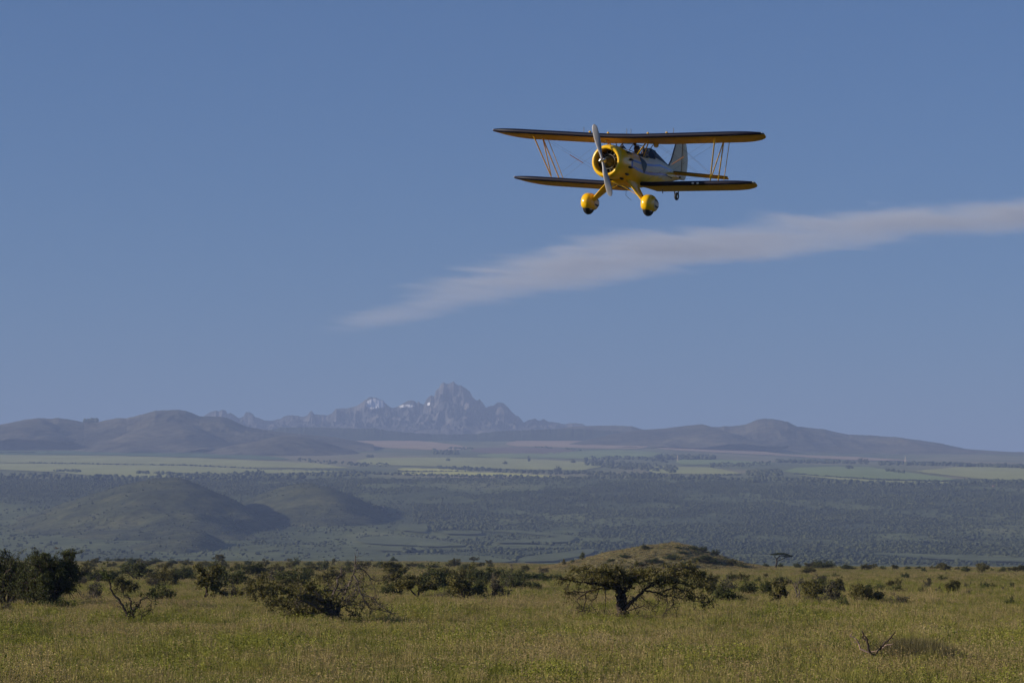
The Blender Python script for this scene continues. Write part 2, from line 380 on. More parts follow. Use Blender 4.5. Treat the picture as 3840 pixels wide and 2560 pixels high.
me.materials.append(M['soil']); me.materials.append(M['slope']); me.materials.append(M['plateau'])
yq = YY[:-1, :-1].ravel(); me.polygons.foreach_set('material_index', np.where(yq > 9500, 2, np.where(yq > 2500, 1, 0)).astype(np.int32))
ground = tag(link('ground', me), 'olive grass plain in front with bushland slopes rising far behind it', 'ground', kind='structure')

def patch(name, mat, xs, ys, hf, smooth=True):
    X, Y = np.meshgrid(xs, ys); Z = hf(X, Y); r, c = X.shape
    i, j = np.meshgrid(np.arange(r - 1), np.arange(c - 1), indexing='ij'); q = (i * c + j).ravel()
    return link(name, mesh_np(name, np.stack([X, Y, Z], -1).reshape(-1, 3), np.stack([q, q + 1, q + c + 1, q + c], -1), smooth, mat))

# mound on the plain
mx0, mx1 = x_of(1960, 880), x_of(2950, 880)
o = patch('mound', M['mound'], np.linspace(mx0, mx1, 190), np.linspace(840, 925, 170), lambda x, y: np.where(mound_h(x, y) > 0.02, G0(x, y) + mound_h(x, y), G0(x, y) - 0.6))
tag(o, 'low tan grassy mound behind the wide flat-crowned tree', 'hill', kind='structure')

# hills on the slope: asymmetric cones
def cone_hill(name, label, u, v, Y, wl, wr, wf, wb, drop, mat, sharp=1.25, ridge=(0.0, 0.0), seed=1, gully=0.12, reg=True, flat=0.12, vb=None):
    px, pz = at_y(u, v, Y)[0], at_y(u, v, Y)[2]
    zb = float(G0(np.array([px]), np.array([Y - wf * 0.8]))[0]) - drop
    if vb: zb = float(z_of(vb, Y))
    def hf(x, y):
        dx = np.asarray(x, float) - px; dy = np.asarray(y, float) - Y
        dx = dx - dy * ridge[0]
        ax = np.where(dx < 0, dx / wl, dx / wr); ay = np.where(dy < 0, dy / wf, dy / wb)
        r = np.sqrt(ax ** 2 + ay ** 2 + 1e-9)
        ang = np.arctan2(ay, ax)
        g = 1 - np.sqrt(r * r + flat * flat) + flat * 0.6
        g = np.clip(g, -0.2, 1.0)
        g = np.sign(g) * np.abs(g) ** sharp
        n1 = fbm(np.asarray(x) / (wr * 0.35), np.asarray(y) / (wr * 0.5), 5, seed)
        return zb + (pz - zb) * (g + gully * n1 * np.clip(r * 1.6, 0, 1)) 
    # true the peak height
    xs = np.linspace(px - wl * 0.3, px + wr * 0.3, 60); pk = hf(*np.meshgrid(xs, np.linspace(Y - wf * .3, Y + wb * .3, 60))).max()
    sc = (pz - zb) / (pk - zb); hf2 = lambda x, y: zb + (hf(x, y) - zb) * sc
    if reg: hills.append(lambda x, y: np.where((np.abs(np.asarray(x) - px) < 1.2 * max(wl, wr)) & (np.abs(np.asarray(y) - Y) < 1.2 * max(wf, wb)), hf2(x, y), -1e6))
    o = patch(name, mat, np.linspace(px - wl * 1.15, px + wr * 1.15, 130), np.linspace(Y - wf * 1.15, Y + wb * 1.15, 130), hf2)
    return tag(o, label, 'hill', kind='structure')
def px2m(p, Y): return p * Y / FPX
cone_hill('hill', 'steep scrub hill with a long dark shaded right flank, below the pale fields', 640, 1790, 7300, px2m(980, 7300), px2m(590, 7300), 1600, 900, 40, M['hill'], 1.06, (-0.16, 0), 11, 0.10, True, 0.20, 2130)
cone_hill('hill', 'rounded scrub hill just right of the steeper shaded hill', 1145, 1813, 7700, px2m(860, 7700), px2m(640, 7700), 1900, 800, 40, M['hill'], 1.05, (-0.16, 0), 23, 0.10, True, 0.15, 2180)
cone_hill('hill', 'small low green spur at the edge of the plain in front of the shaded hill', 745, 1992, 5700, px2m(760, 5700), px2m(360, 5700), 1000, 500, 20, M['hill'], 1.06, (-0.05, 0), 37, 0.10, True, 0.10, 2190)

def ridge(name, label, sky_px, Y, front, back, mat, step=5.0, rows=44, gully=0.2, pf=1.2, seed=3, gs=400.0, jag=0.0, cat='hill'):
    su = np.array([p[0] for p in sky_px], float); sv = np.array([p[1] for p in sky_px], float)
    u = np.arange(su[0], su[-1] + 1, step); v = np.interp(u, su, sv)
    if jag: v = v + jag * (fbm(u / 9.0, u * 0, 3, seed) + 0.5 * fbm(u / 3.0, u * 0, 2, seed + 9))
    X = (u - 1920) / FPX * Y; top = CAM_H + Y * (2090 - v) / FPX
    t = np.concatenate([np.linspace(-1, 0, rows), np.linspace(0, 1, rows // 2)[1:]])
    T, XC = np.meshgrid(t, X, indexing='ij'); TOP = np.broadcast_to(top, T.shape)
    Yg = Y + np.where(T < 0, T * front, T * back); Xg = XC * (Yg / Y)
    gz = G0(Xg, Yg) - 6.0
    base = np.minimum(gz, TOP - 1.0)
    prof = 1 - np.abs(T) ** pf
    env = np.abs(T) * (1 - np.abs(T)) * 4
    edge = np.minimum(1, np.minimum(XC - X[0], X[-1] - XC) / (40 * Y / FPX))
    Z = base + (TOP - base) * prof + (TOP - base) * gully * (ridged(Xg / gs, Yg / (gs * 1.6), 5, seed) - 0.62) * env
    Z = np.where(np.abs(T) > 0.97, gz - 15, Z)
    r, c = T.shape
    i, j = np.meshgrid(np.arange(r - 1), np.arange(c - 1), indexing='ij'); q = (i * c + j).ravel()
    o = link(name, mesh_np(name, np.stack([Xg, Yg, Z], -1).reshape(-1, 3), np.stack([q, q + 1, q + c + 1, q + c], -1), True, mat))
    return tag(o, label, cat, kind='structure')
def zpts(pts, x0, y0, s): return [(x0 + x / s, y0 + y / s) for x, y in pts]
left_sky = zpts([(-260, 215), (-120, 190), (0, 178), (60, 165), (150, 147), (230, 138), (290, 142), (340, 138), (400, 145), (450, 155), (490, 163), (530, 165), (572, 163), (620, 150), (690, 138), (740, 140), (800, 125), (860, 110), (910, 95), (960, 92), (1040, 90), (1080, 93), (1130, 110), (1170, 127), (1240, 128), (1300, 130), (1340, 140), (1400, 168), (1450, 190), (1560, 212), (1700, 228), (1850, 242), (2000, 262), (2100, 285), (2200, 310)], 0, 1480, 1.568)
ridge('hill', 'brown moorland ridge with a rounded dome, at the left of the skyline', left_sky, 17200, 1800, 2500, M['farhill'], 4, 70, 0.38, 1.1, 5, 700.0, 1.0)
cone_hill('hill', 'brown spur with a shaded right side in front of the domed ridge', 650, 1582, 16300, px2m(470, 16300), px2m(330, 16300), 1300, 900, 5, M['farhill'], 1.05, (-0.18, 0), 51, 0.12, False, 0.06, 1712)
cone_hill('hill', 'small smooth brown hill at the end of the skyline ridge by the photo edge', 150, 1572, 16600, px2m(360, 16600), px2m(210, 16600), 1000, 800, 5, M['farhill'], 1.05, (-0.1, 0), 53, 0.1, False, 0.10, 1668)
cone_hill('hill', 'low brown rise between the domed ridge and the stubble fields', 1080, 1634, 15200, px2m(330, 15200), px2m(330, 15200), 900, 700, 5, M['farhill'], 1.0, (0, 0), 57, 0.12, False, 0.2)
mid_sky = zpts([(-620, 190), (-520, 130), (-420, 108), (-300, 104), (-200, 106), (0, 112), (180, 112), (240, 125), (400, 140), (560, 150), (700, 151), (820, 148), (950, 130), (1200, 120), (1300, 118), (1450, 112), (1560, 122), (1700, 128), (1850, 135), (1960, 150), (2100, 190), (2200, 220)], 1300, 1540, 1.68)
ridge('wooded_hill', 'dark wooded ridge line running under the rocky mountain', mid_sky, 19500, 500, 1500, M['ridgewood'], 3, 40, 0.3, 1.4, 7, 300.0, 2.2)
c_sky = zpts([(1150, 175), (1250, 140), (1340, 112), (1400, 104), (1500, 98), (1600, 95), (1700, 95), (1760, 98), (1800, 98), (1850, 116), (1900, 125), (2000, 150), (2080, 180)], 1300, 1540, 1.68)
ridge('hill', 'low rounded moorland hill between the mountain and the conical hill', c_sky, 20500, 700, 1500, M['farhill'], 4, 36, 0.3, 1.2, 8, 420.0, 0.8)
right_sky = zpts([(-640, 290), (-520, 245), (-420, 212), (-330, 190), (-240, 176), (-100, 160), (0, 152), (100, 138), (235, 125), (280, 140), (340, 145), (380, 138), (420, 140), (520, 128), (600, 95), (650, 88), (710, 92), (800, 110), (860, 140), (950, 150), (1040, 158), (1120, 178), (1200, 193), (1350, 198), (1500, 212), (1650, 228), (1800, 250), (1950, 285), (2100, 310), (2250, 330), (2352, 335), (2500, 345), (2700, 360)], 2500, 1520, 1.755)
ridge('hill', 'long purple-brown moorland ridge sloping down to the right on the skyline', right_sky, 18800, 1700, 2500, M['farhill'], 4, 70, 0.42, 1.1, 9, 800.0, 0.8)
cone_hill('hill', 'brown conical hill with a shaded side at the start of the long right ridge', 2634, 1592, 18000, px2m(360, 18000), px2m(220, 18000), 1200, 900, 5, M['farhill'], 1.1, (-0.1, 0), 61, 0.10, False, 0.04, 1690)

# mountain with snow patches
mt_sky = zpts([(-60, 400), (0, 330), (40, 300), (100, 262), (120, 245), (160, 235), (175, 240), (195, 232), (215, 235), (222, 255), (240, 248), (262, 262), (285, 275), (310, 270), (325, 245), (345, 244), (365, 255), (375, 270), (400, 278), (430, 290), (470, 290), (510, 282), (550, 263), (580, 260), (615, 265), (640, 270), (665, 262), (678, 238), (690, 238), (700, 255), (740, 258), (775, 262), (800, 248), (820, 225), (850, 222), (880, 225), (910, 218), (940, 208), (970, 185), (1000, 165), (1020, 160), (1050, 168), (1080, 180), (1100, 200), (1130, 222), (1160, 215), (1200, 190), (1235, 177), (1260, 185), (1268, 195), (1278, 185), (1285, 195), (1310, 200), (1322, 170), (1345, 152), (1365, 158), (1372, 125), (1390, 110), (1400, 88), (1415, 80), (1435, 90), (1450, 88), (1470, 76), (1490, 92), (1515, 98), (1540, 115), (1560, 130), (1575, 160), (1600, 180), (1615, 172), (1630, 190), (1648, 218), (1690, 208), (1715, 188), (1745, 195), (1770, 215), (1790, 240), (1815, 265), (1830, 268), (1860, 300), (1890, 285), (1920, 280), (1945, 292), (1970, 282), (1990, 295), (2030, 300), (2080, 310), (2140, 303), (2180, 308), (2200, 318), (2260, 325), (2340, 350), (2420, 400), (2480, 430)], 700, 1380, 1.47)
MTN_Y = 24500.0
def mountain():
    su = np.array([p[0] for p in mt_sky]); sv = np.array([p[1] for p in mt_sky])
    u = np.arange(su[0], su[-1], 2.0); v = np.interp(u, su, sv)
    v = v + 3.0 * fbm(u / 9.0, u * 0, 4, 77, 0.65) * np.interp(v, [1440, 1600], [1.3, 0.7])
    X = (u - 1920) / FPX * MTN_Y; top = CAM_H + MTN_Y * (2090 - v) / FPX
    rows = 110
    t = np.concatenate([np.linspace(-1, 0, rows), np.linspace(0, 1, 30)[1:]])
    T, XC = np.meshgrid(t, X, indexing='ij'); TOP = np.broadcast_to(top, T.shape)
    depth = 2600.0
    Yg = MTN_Y + T * depth; Xg = XC * (Yg / MTN_Y)
    kern = np.exp(-np.linspace(-2, 2, 121) ** 2); kern /= kern.sum()
    soft = np.convolve(np.pad(top, 60, mode='edge'), kern, mode='valid')
    base = CAM_H + MTN_Y * (2090 - 1672) / FPX
    SOFT = np.broadcast_to(soft, T.shape)
    a = np.abs(T)
    # near the crest the cliff keeps the sharp skyline; further down it relaxes to a soft apron
    w = np.exp(-(a / 0.16) ** 2)
    body = (TOP - base) * w + (SOFT - base) * (1 - w)
    prof = np.where(a < 0.12, 1 - 0.42 * (a / 0.12) ** 0.8, 0.58 * (1 - (a - 0.12) / 0.88) ** 1.15)
    rg = ridged(Xg / 300.0, Yg / 520.0, 6, 91) * 0.65 + ridged(Xg / 90.0, Yg / 200.0, 4, 95) * 0.35
    Z = base + body * prof + np.clip(body, 0, None) * 0.85 * (rg - 0.6) * np.clip(a * 14, 0, 1) * np.clip(1.15 - a, 0, 1)
    Z = np.where(a > 0.98, base - 60, Z)
    r, c = T.shape
    i, j = np.meshgrid(np.arange(r - 1), np.arange(c - 1), indexing='ij'); q = (i * c + j).ravel()
    m, n, l, b = new_mat('mountain_rock_and_snow')
    g = n.new('ShaderNodeNewGeometry')
    nz = n.new('ShaderNodeTexNoise'); nz.inputs['Scale'].default_value = 0.004; nz.inputs['Detail'].default_value = 9; nz.inputs['Roughness'].default_value = 0.65
    l.new(g.outputs['Position'], nz.inputs['Vector'])
    rk = ramp(n, [(0.32, (0.014, 0.015, 0.018)), (0.5, (0.058, 0.054, 0.053)), (0.7, (0.17, 0.148, 0.135))]); l.new(nz.outputs[0], rk.inputs[0])
    mask = None
    for (su_, sv_, ru, rv, am) in [(1408, 1517, 44, 28, 1.0), (1525, 1525, 40, 9, 0.8), (1608, 1518, 9, 10, 0.9), (1700, 1455, 45, 45, 0.30), (1745, 1510, 26, 18, 0.35)]:
        cx_ = (su_ - 1920) / FPX * MTN_Y; cz_ = CAM_H + MTN_Y * (2090 - sv_) / FPX; s_ = MTN_Y / FPX
        sp = n.new('ShaderNodeVectorMath'); sp.operation = 'SUBTRACT'; sp.inputs[1].default_value = (cx_, MTN_Y, cz_); l.new(g.outputs['Position'], sp.inputs[0])
        mu = n.new('ShaderNodeVectorMath'); mu.operation = 'MULTIPLY'; mu.inputs[1].default_value = (1 / (ru * s_), 0.0004, 1 / (rv * s_)); l.new(sp.outputs[0], mu.inputs[0])
        ln = n.new('ShaderNodeVectorMath'); ln.operation = 'LENGTH'; l.new(mu.outputs[0], ln.inputs[0])
        mr = n.new('ShaderNodeMapRange'); mr.inputs[1].default_value = 1.15; mr.inputs[2].default_value = 0.5; mr.inputs[3].default_value = 0.0; mr.inputs[4].default_value = am; l.new(ln.outputs['Value'], mr.inputs[0])
        if mask is None: mask = mr.outputs[0]
        else:
            mxx = n.new('ShaderNodeMath'); mxx.operation = 'MAXIMUM'; l.new(mask, mxx.inputs[0]); l.new(mr.outputs[0], mxx.inputs[1]); mask = mxx.outputs[0]
    n2 = n.new('ShaderNodeTexNoise'); n2.inputs['Scale'].default_value = 0.02; n2.inputs['Detail'].default_value = 5; l.new(g.outputs['Position'], n2.inputs['Vector'])
    m2 = n.new('ShaderNodeMath'); m2.operation = 'MULTIPLY_ADD'; m2.inputs[1].default_value = 1.7; m2.inputs[2].default_value = -0.85; l.new(n2.outputs[0], m2.inputs[0])
    m3 = n.new('ShaderNodeMath'); m3.operation = 'ADD'; l.new(mask, m3.inputs[0]); l.new(m2.outputs[0], m3.inputs[1])
    mr2 = n.new('ShaderNodeMapRange'); mr2.inputs[1].default_value = 0.5; mr2.inputs[2].default_value = 0.72; l.new(m3.outputs[0], mr2.inputs[0])
    mk = n.new('ShaderNodeMath'); mk.operation = 'MULTIPLY'; l.new(mr2.outputs[0], mk.inputs[0]); l.new(mask, mk.inputs[1]); mk.use_clamp = True
    mx = n.new('ShaderNodeMix'); mx.data_type = 'RGBA'; l.new(mk.outputs[0], mx.inputs[0]); l.new(rk.outputs[0], mx.inputs[6]); mx.inputs[7].default_value = (0.85, 0.85, 0.88, 1)
    l.new(mx.outputs[2], b.inputs['Base Color']); b.inputs['Roughness'].default_value = 0.95
    o = link('mountain', mesh_np('mountain', np.stack([Xg, Yg, Z], -1).reshape(-1, 3), np.stack([q, q + 1, q + c + 1, q + c], -1), False, m))
    tag(o, 'jagged rocky mountain with small snow patches on the skyline', 'mountain', kind='structure')
mountain()

# ------------------------------------------------------------------ fields on the plateau and in the valley
FIELDS = []
def strip(name, label, mat, top, bot, lift=3.0, step=6):
    lift = min(lift, 4.0)
    FIELDS.append((top, bot))
    tu = np.array([p[0] for p in top], float); bu = np.array([p[0] for p in bot], float)
    u0, u1 = max(tu[0], bu[0]), min(tu[-1], bu[-1])
    us = np.linspace(u0, u1, max(6, int((u1 - u0) / step)))
    tv = np.interp(us, tu, [p[1] for p in top]); bv = np.interp(us, bu, [p[1] for p in bot])
    tt = np.linspace(0, 1, len(us)); mid = (tv + bv) / 2; hgt = np.maximum(bv - tv, 0.6)
    env = np.ones(len(us))
    if us[0] > 10: env = np.minimum(env, np.clip(tt / 0.08, 0.02, 1) ** 0.55)
    if us[-1] < 3830: env = np.minimum(env, np.clip((1 - tt) / 0.08, 0.02, 1) ** 0.55)
    sd = len(FIELDS); jw = np.minimum(1.6, 0.16 * hgt)
    tv = mid - hgt / 2 * env + jw * fbm(us / 55.0, us * 0, 3, sd); bv = mid + hgt / 2 * env + jw * fbm(us / 40.0, us * 0, 3, sd + 50)
    tv = np.minimum(tv, bv - 0.3)
    rows = 9; aa = np.linspace(0, 1, rows)[:, None]
    P = hits_far(np.broadcast_to(us, (rows, len(us))).ravel(), (tv * aa + bv * (1 - aa)).ravel()).reshape(rows, len(us), 3); P[:, :, 2] += lift
    r, c = P.shape[:2]; i, j = np.meshgrid(np.arange(r - 1), np.arange(c - 1), indexing='ij'); q = (i * c + j).ravel()
    o = link(name, mesh_np(name, P.reshape(-1, 3), np.stack([q, q + 1, q + c + 1, q + c], -1), True, mat))
    return tag(o, label, 'field', kind='structure')
A = lambda pts: zpts(pts, 0, 1480, 1.568)
B = lambda pts: zpts(pts, 1300, 1540, 1.68)
D = lambda pts: zpts(pts, 2500, 1520, 1.755)
strip('field', 'dark green field below the brown spur, at the photo edge', M['f_dark'], A([(-80, 305), (400, 308), (900, 322), (1300, 345), (1700, 372)]), A([(-80, 352), (600, 355), (1300, 374), (1700, 392)]))
strip('field', 'long light green field above the tree-lined road', M['f_olive'], A([(-80, 356), (600, 359), (1300, 379), (1800, 401), (2090, 433)]), A([(-80, 398), (600, 407), (1100, 414), (1500, 431), (2090, 437)]))
strip('field', 'pale green field below the tree-lined road', M['f_olive'], A([(-80, 404), (600, 413), (1100, 420), (1500, 438), (2040, 452)]), A([(-80, 442), (300, 456), (550, 478), (880, 490), (1250, 484), (1560, 466), (2040, 457)]))
strip('field', 'bright yellow-green strip field on the rim of the forest', M['f_yellow'], B([(270, 391), (700, 388), (1000, 395), (1420, 421)]), B([(270, 405), (600, 408), (1000, 416), (1420, 426)]))
strip('field', 'short yellow strip field above the long bright strip', M['f_yellow'], B([(320, 363), (600, 369), (780, 381)]), B([(320, 379), (550, 384), (780, 385)]))
strip('field', 'wide pale green field in the middle of the plateau', M['f_olive'], B([(60, 300), (500, 296), (1000, 300), (1480, 322), (1600, 340)]), B([(60, 340), (500, 352), (1100, 372), (1500, 378), (1600, 366)]))
strip('field', 'green field above the wide pale one, below the ploughed ground', M['f_green'], B([(820, 272), (1200, 268), (1700, 248), (2000, 262)]), B([(820, 296), (1200, 300), (1500, 305), (2000, 290)]))
strip('field', 'large stubble field under the dark wooded ridge', M['f_pink'], B([(-100, 172), (0, 168), (260, 178), (500, 195), (760, 222)]), B([(-100, 186), (0, 192), (200, 232), (560, 250), (760, 250)]))
strip('field', 'brown ploughed field behind the small dark grove', M['f_brown'], B([(780, 240), (1000, 232), (1200, 232), (1460, 246)]), B([(780, 262), (1000, 276), (1300, 276), (1460, 252)]))
strip('field', 'pale stubble field below the wooded ridge, right of the mountain', M['f_pink'], B([(1000, 196), (1300, 184), (1600, 192), (1900, 208)]), B([(1000, 222), (1300, 230), (1600, 240), (1900, 242)]))
strip('field', 'long pinkish stubble strip under the long right ridge', M['f_pink'], D([(-60, 268), (220, 264), (500, 289), (800, 326), (1240, 342), (1590, 361)]), D([(-60, 296), (400, 314), (800, 337), (1240, 362), (1590, 368)]), 6)
strip('field', 'green field beyond the mast, right of the grove', M['f_green'], D([(60, 358), (400, 360), (700, 380)]), D([(60, 392), (400, 392), (700, 392)]))
strip('field', 'green tongue of field ending in a point by the woods', M['f_olive'], D([(-120, 402), (100, 405), (300, 414), (490, 446)]), D([(-120, 448), (100, 452), (300, 456), (490, 457)]))
strip('field', 'rounded green field bordered by a long hedge', M['f_green'], D([(760, 432), (850, 415), (1100, 403), (1350, 410), (1550, 440), (1900, 484)]), D([(760, 440), (1000, 464), (1500, 490), (1900, 500)]))
strip('field', 'narrow pale field below the long hedge', M['f_olive'], D([(830, 455), (1000, 470), (1500, 502), (1950, 509)]), D([(830, 458), (1200, 497), (1600, 520), (1950, 522)]))
strip('field', 'green field at the far right end of the plateau', M['f_olive'], D([(1640, 434), (1900, 410), (2200, 410), (2450, 422)]), D([(1640, 438), (1900, 468), (2100, 490), (2450, 496)]))
strip('field', 'small bright green field low in the valley beside the shaded hill', M['f_meadow'], B([(320, 722), (510, 722)]), B([(320, 760), (510, 776)]), 12)
strip('field', 'narrow green field low in the valley beside dark trees', M['f_meadow'], B([(600, 762), (850, 768)]), B([(600, 782), (850, 786)]), 12)
strip('field', 'long green meadow on the valley floor behind the plain', M['f_meadow'], B([(240, 922), (600, 915), (900, 930), (1060, 950)]), B([(240, 965), (600, 968), (900, 968), (1060, 965)]), 12)
strip('field', 'green pasture below the shaded flank of the rounded hill', M['f_meadow'], B([(60, 800), (300, 790), (560, 815), (760, 850)]), B([(60, 838), (300, 850), (560, 862), (760, 858)]))
strip('field', 'thin bright pasture line on the valley floor beyond the tall trees', M['f_meadow'], B([(640, 872), (900, 868), (1150, 862), (1420, 858)]), B([(640, 882), (900, 880), (1150, 872), (1420, 866)]))
strip('field', 'green pasture between the small bright valley field and the tall trees', M['f_meadow'], B([(180, 868), (330, 862), (500, 868)]), B([(180, 884), (330, 890), (500, 884)]))
strip('field', 'curved pale meadow at the foot of the long forest slope', M['f_meadow'], B([(860, 752), (1050, 758), (1250, 775), (1440, 795)]), B([(860, 762), (1050, 772), (1250, 790), (1440, 803)]))
strip('field', 'green valley floor just left of the mound', M['f_meadow'], B([(1080, 930), (1300, 905), (1560, 870)]), B([(1080, 962), (1300, 955), (1560, 905)]))
strip('field', 'pale open grassland beyond the plain edge at the right', M['f_meadow'], D([(1350, 975), (1700, 985), (2000, 1000), (2450, 1010)]), D([(1350, 985), (1700, 1012), (2000, 1030), (2450, 1040)]))
strip('field', 'pale green meadow beside the row of poplars', M['f_meadow'], B([(920, 832), (1200, 815), (1440, 790)]), B([(920, 842), (1200, 842), (1440, 830)]), 12)

# ------------------------------------------------------------------ far woods
_t = (1 + 5 ** 0.5) / 2
ICO_V = np.array([(-1, _t, 0), (1, _t, 0), (-1, -_t, 0), (1, -_t, 0), (0, -1, _t), (0, 1, _t), (0, -1, -_t), (0, 1, -_t), (_t, 0, -1), (_t, 0, 1), (-_t, 0, -1), (-_t, 0, 1)]) / math.sqrt(1 + _t * _t)
ICO_F = np.array([(0, 11, 5), (0, 5, 1), (0, 1, 7), (0, 7, 10), (0, 10, 11), (1, 5, 9), (5, 11, 4), (11, 10, 2), (10, 7, 6), (7, 1, 8), (3, 9, 4), (3, 4, 2), (3, 2, 6), (3, 6, 8), (3, 8, 9), (4, 9, 5), (2, 4, 11), (6, 2, 10), (8, 6, 7), (9, 8, 1)])
def blobs(name, P, W, H, mat, seed=0):
    r = np.random.default_rng(seed); n = len(P)
    a = r.uniform(0, 6.28, n); ca, sa = np.cos(a), np.sin(a)
    V = ICO_V[None] * (1 + r.uniform(-0.28, 0.28, (n, 12, 1)))
    V = V * np.stack([W, W, H], -1)[:, None, :] * 0.5
    X = V[:, :, 0] * ca[:, None] - V[:, :, 1] * sa[:, None]; Y = V[:, :, 0] * sa[:, None] + V[:, :, 1] * ca[:, None]
    V = np.stack([X, Y, V[:, :, 2] + H[:, None] * 0.42], -1) + P[:, None, :]
    F = (ICO_F[None] + (np.arange(n) * 12)[:, None, None]).reshape(-1, 3)
    return mesh_np(name, V.reshape(-1, 3), F, False, mat)
rg = np.random.default_rng(4)
N = 260000
y = rg.uniform(4300, 9560, N) ; k = rg.uniform(-0.235, 0.235, N); x = k * y
z = GH(x, y); v_ = 2090 - (z - CAM_H) / y * FPX; u_ = 1920 + k * FPX
dens = fbm(x / 700, y / 900, 4, 41) * 0.5 + 0.5
want = np.interp(y, [4300, 5500, 7000, 8500, 9900], [0.20, 0.34, 0.80, 1.0, 0.85]) * (0.30 + 1.0 * sstep(0.35, 0.6, dens))
onhill = GH(x, y) > G(x, y) + 1.0
want *= np.where((u_ < 1550) & (y < 8300), 0.16, 1.0); want *= np.where(onhill, 2.2, 1.0)           # open scrub about the hills
want *= np.where((u_ > 1300) & (u_ < 2250) & (y < 6900), 0.3, 1.0)
want *= np.where(y > 9350, np.where(fbm(x / 350, y / 200, 3, 43) > 0.05, 1.0, 0.1), 1.0)
for top, bot in FIELDS:
    tv = np.interp(u_, [p[0] for p in top], [p[1] for p in top]); bv = np.interp(u_, [p[0] for p in bot], [p[1] for p in bot])
    want = np.where((u_ > max(top[0][0], bot[0][0]) - 2) & (u_ < min(top[-1][0], bot[-1][0]) + 2) & (v_ > tv - 1) & (v_ < bv + 3), 0.0, want)
clear = fbm(x / 150, y / 260, 4, 45); want *= np.where(clear < -0.22, 0.12, 1.0)
keep = rg.uniform(0, 1, N) < want * 0.9
x, y, z, oh = x[keep], y[keep], z[keep], onhill[keep]
W = np.clip(np.exp(rg.normal(size=len(x)) * 0.40) * 5.0, 2.2, 11) * np.where(oh, 0.62, 1.0); H = W * rg.uniform(0.55, 1.0, len(x))
def far_tree(seed):
    r = np.random.default_rng(seed); m = 4
    C = r.normal(size=(m, 3)) * np.array([0.22, 0.22, 0.13]); C[:, 2] = np.abs(C[:, 2]) + 0.32; S = r.uniform(0.34, 0.58, m)
    V = C[:, None] + ICO_V[None] * (1 + r.uniform(-0.25, 0.25, (m, 12, 1))) * S[:, None, None] * np.array([1, 1, 0.85]) * 0.75
    return mesh_np('far_tree', V.reshape(-1, 3), (ICO_F[None] + (np.arange(m) * 12)[:, None, None]).reshape(-1, 3), False, M['blob'])
FAR_TREES = [bpy.data.objects.new('far_tree', far_tree(300 + i)) for i in range(6)]     # never linked: only scattered copies exist
n_ = len(x)
scatter('forest', 'hazy blue-green forest covering the long slope below the fields', FAR_TREES, np.stack([x, y, z - 0.3], -1), np.stack([np.zeros(n_), np.zeros(n_), rg.uniform(0, 6.28, n_)], -1), np.stack([W, W, H], -1), 'forest')

def grove(name, label, pts, wpx, hm, n, seed, cat='hedge', lift=0, sizes=(0.7, 1.25), group=None, kind='stuff'):
    r = np.random.default_rng(seed); pu = np.array([p[0] for p in pts], float); pv = np.array([p[1] for p in pts], float)
    s = np.concatenate([[0], np.cumsum(np.hypot(np.diff(pu), np.diff(pv)))])
    t = np.sort(r.uniform(0, s[-1], n)); uu = np.interp(t, s, pu); vv = np.interp(t, s, pv) + r.uniform(-0.5, 0.5, n) * wpx
    P = hits_far(uu, vv)
    H = hm * (0.66 if hm > 9.5 else 0.8) * r.uniform(*sizes, n); W = H * r.uniform(0.9, 1.6, n)
    o = link(name, blobs(name, P, W, H, M['blob'], seed)); return tag(o, label, cat, group, kind=kind)
grove('hedgerow', 'line of dark trees along the road between the two long light fields', A([(150, 400), (450, 406), (800, 413), (1100, 415), (1450, 433), (1500, 436)]), 1.5, 9, 150, 11)
grove('hedgerow', 'line of trees between the pale fields, ending at the forest rim', A([(1500, 440), (1700, 446), (2050, 452)]), 1.5, 10, 55, 12)
grove('woodland', 'dark belt of trees along the lower edge of the pale field', A([(0, 486), (250, 482), (450, 495), (700, 497), (900, 500), (1100, 487), (1300, 497), (1600, 490), (1900, 474), (2150, 470)]), 16, 20, 420, 13, 'trees')
grove('woodland', 'dark clump of trees standing in the pale field', A([(310, 455), (380, 450), (470, 456)]), 6, 17, 40, 14, 'trees')
grove('woodland', 'band of dark trees in the middle of the pale field', A([(800, 462), (950, 468), (1100, 475), (1300, 478), (1550, 462)]), 9, 19, 150, 15, 'trees')
grove('hedgerow', 'dark scrub line climbing beside the low brown rise', A([(1420, 270), (1560, 295), (1700, 328), (1830, 352)]), 5, 16, 60, 16)
grove('woodland', 'straight dark plantation edge under the brown spurs', A([(0, 298), (340, 298), (820, 308)]), 6, 20, 170, 17, 'trees')
grove('woodland', 'trees at the point where the two long fields meet', A([(1750, 385), (1950, 400), (2100, 412), (2300, 415)]), 9, 15, 80, 18, 'trees')
grove('woodland', 'small dark grove in the stubble field below the mountain', B([(540, 264), (620, 266), (710, 270)]), 12, 26, 60, 19, 'trees')
grove('woodland', 'thin dark trees right behind the small grove', B([(640, 238), (720, 240), (790, 242)]), 6, 18, 34, 20, 'trees')
grove('woodland', 'thin dark plantation at the far edge of the ploughed field', B([(1190, 232), (1290, 236)]), 5, 17, 24, 21, 'trees')
grove('woodland', 'flat dark patch of trees at the end of the ploughed field', B([(1380, 244), (1475, 250)]), 4, 16, 22, 22, 'trees')
grove('hedgerow', 'row of dark trees above the bright strip field', B([(320, 384), (560, 386), (760, 386)]), 2, 9, 50, 23)
grove('woodland', 'belt of trees between the wide pale field and the forest rim', B([(560, 362), (800, 370), (1000, 382), (1250, 392), (1500, 395), (1750, 405), (2000, 407)]), 11, 16, 300, 24, 'trees')
grove('woodland', 'large dark wood right of the wide pale field', B([(1500, 325), (1600, 335), (1750, 350), (1900, 360), (2080, 378)]), 24, 20, 260, 25, 'trees')
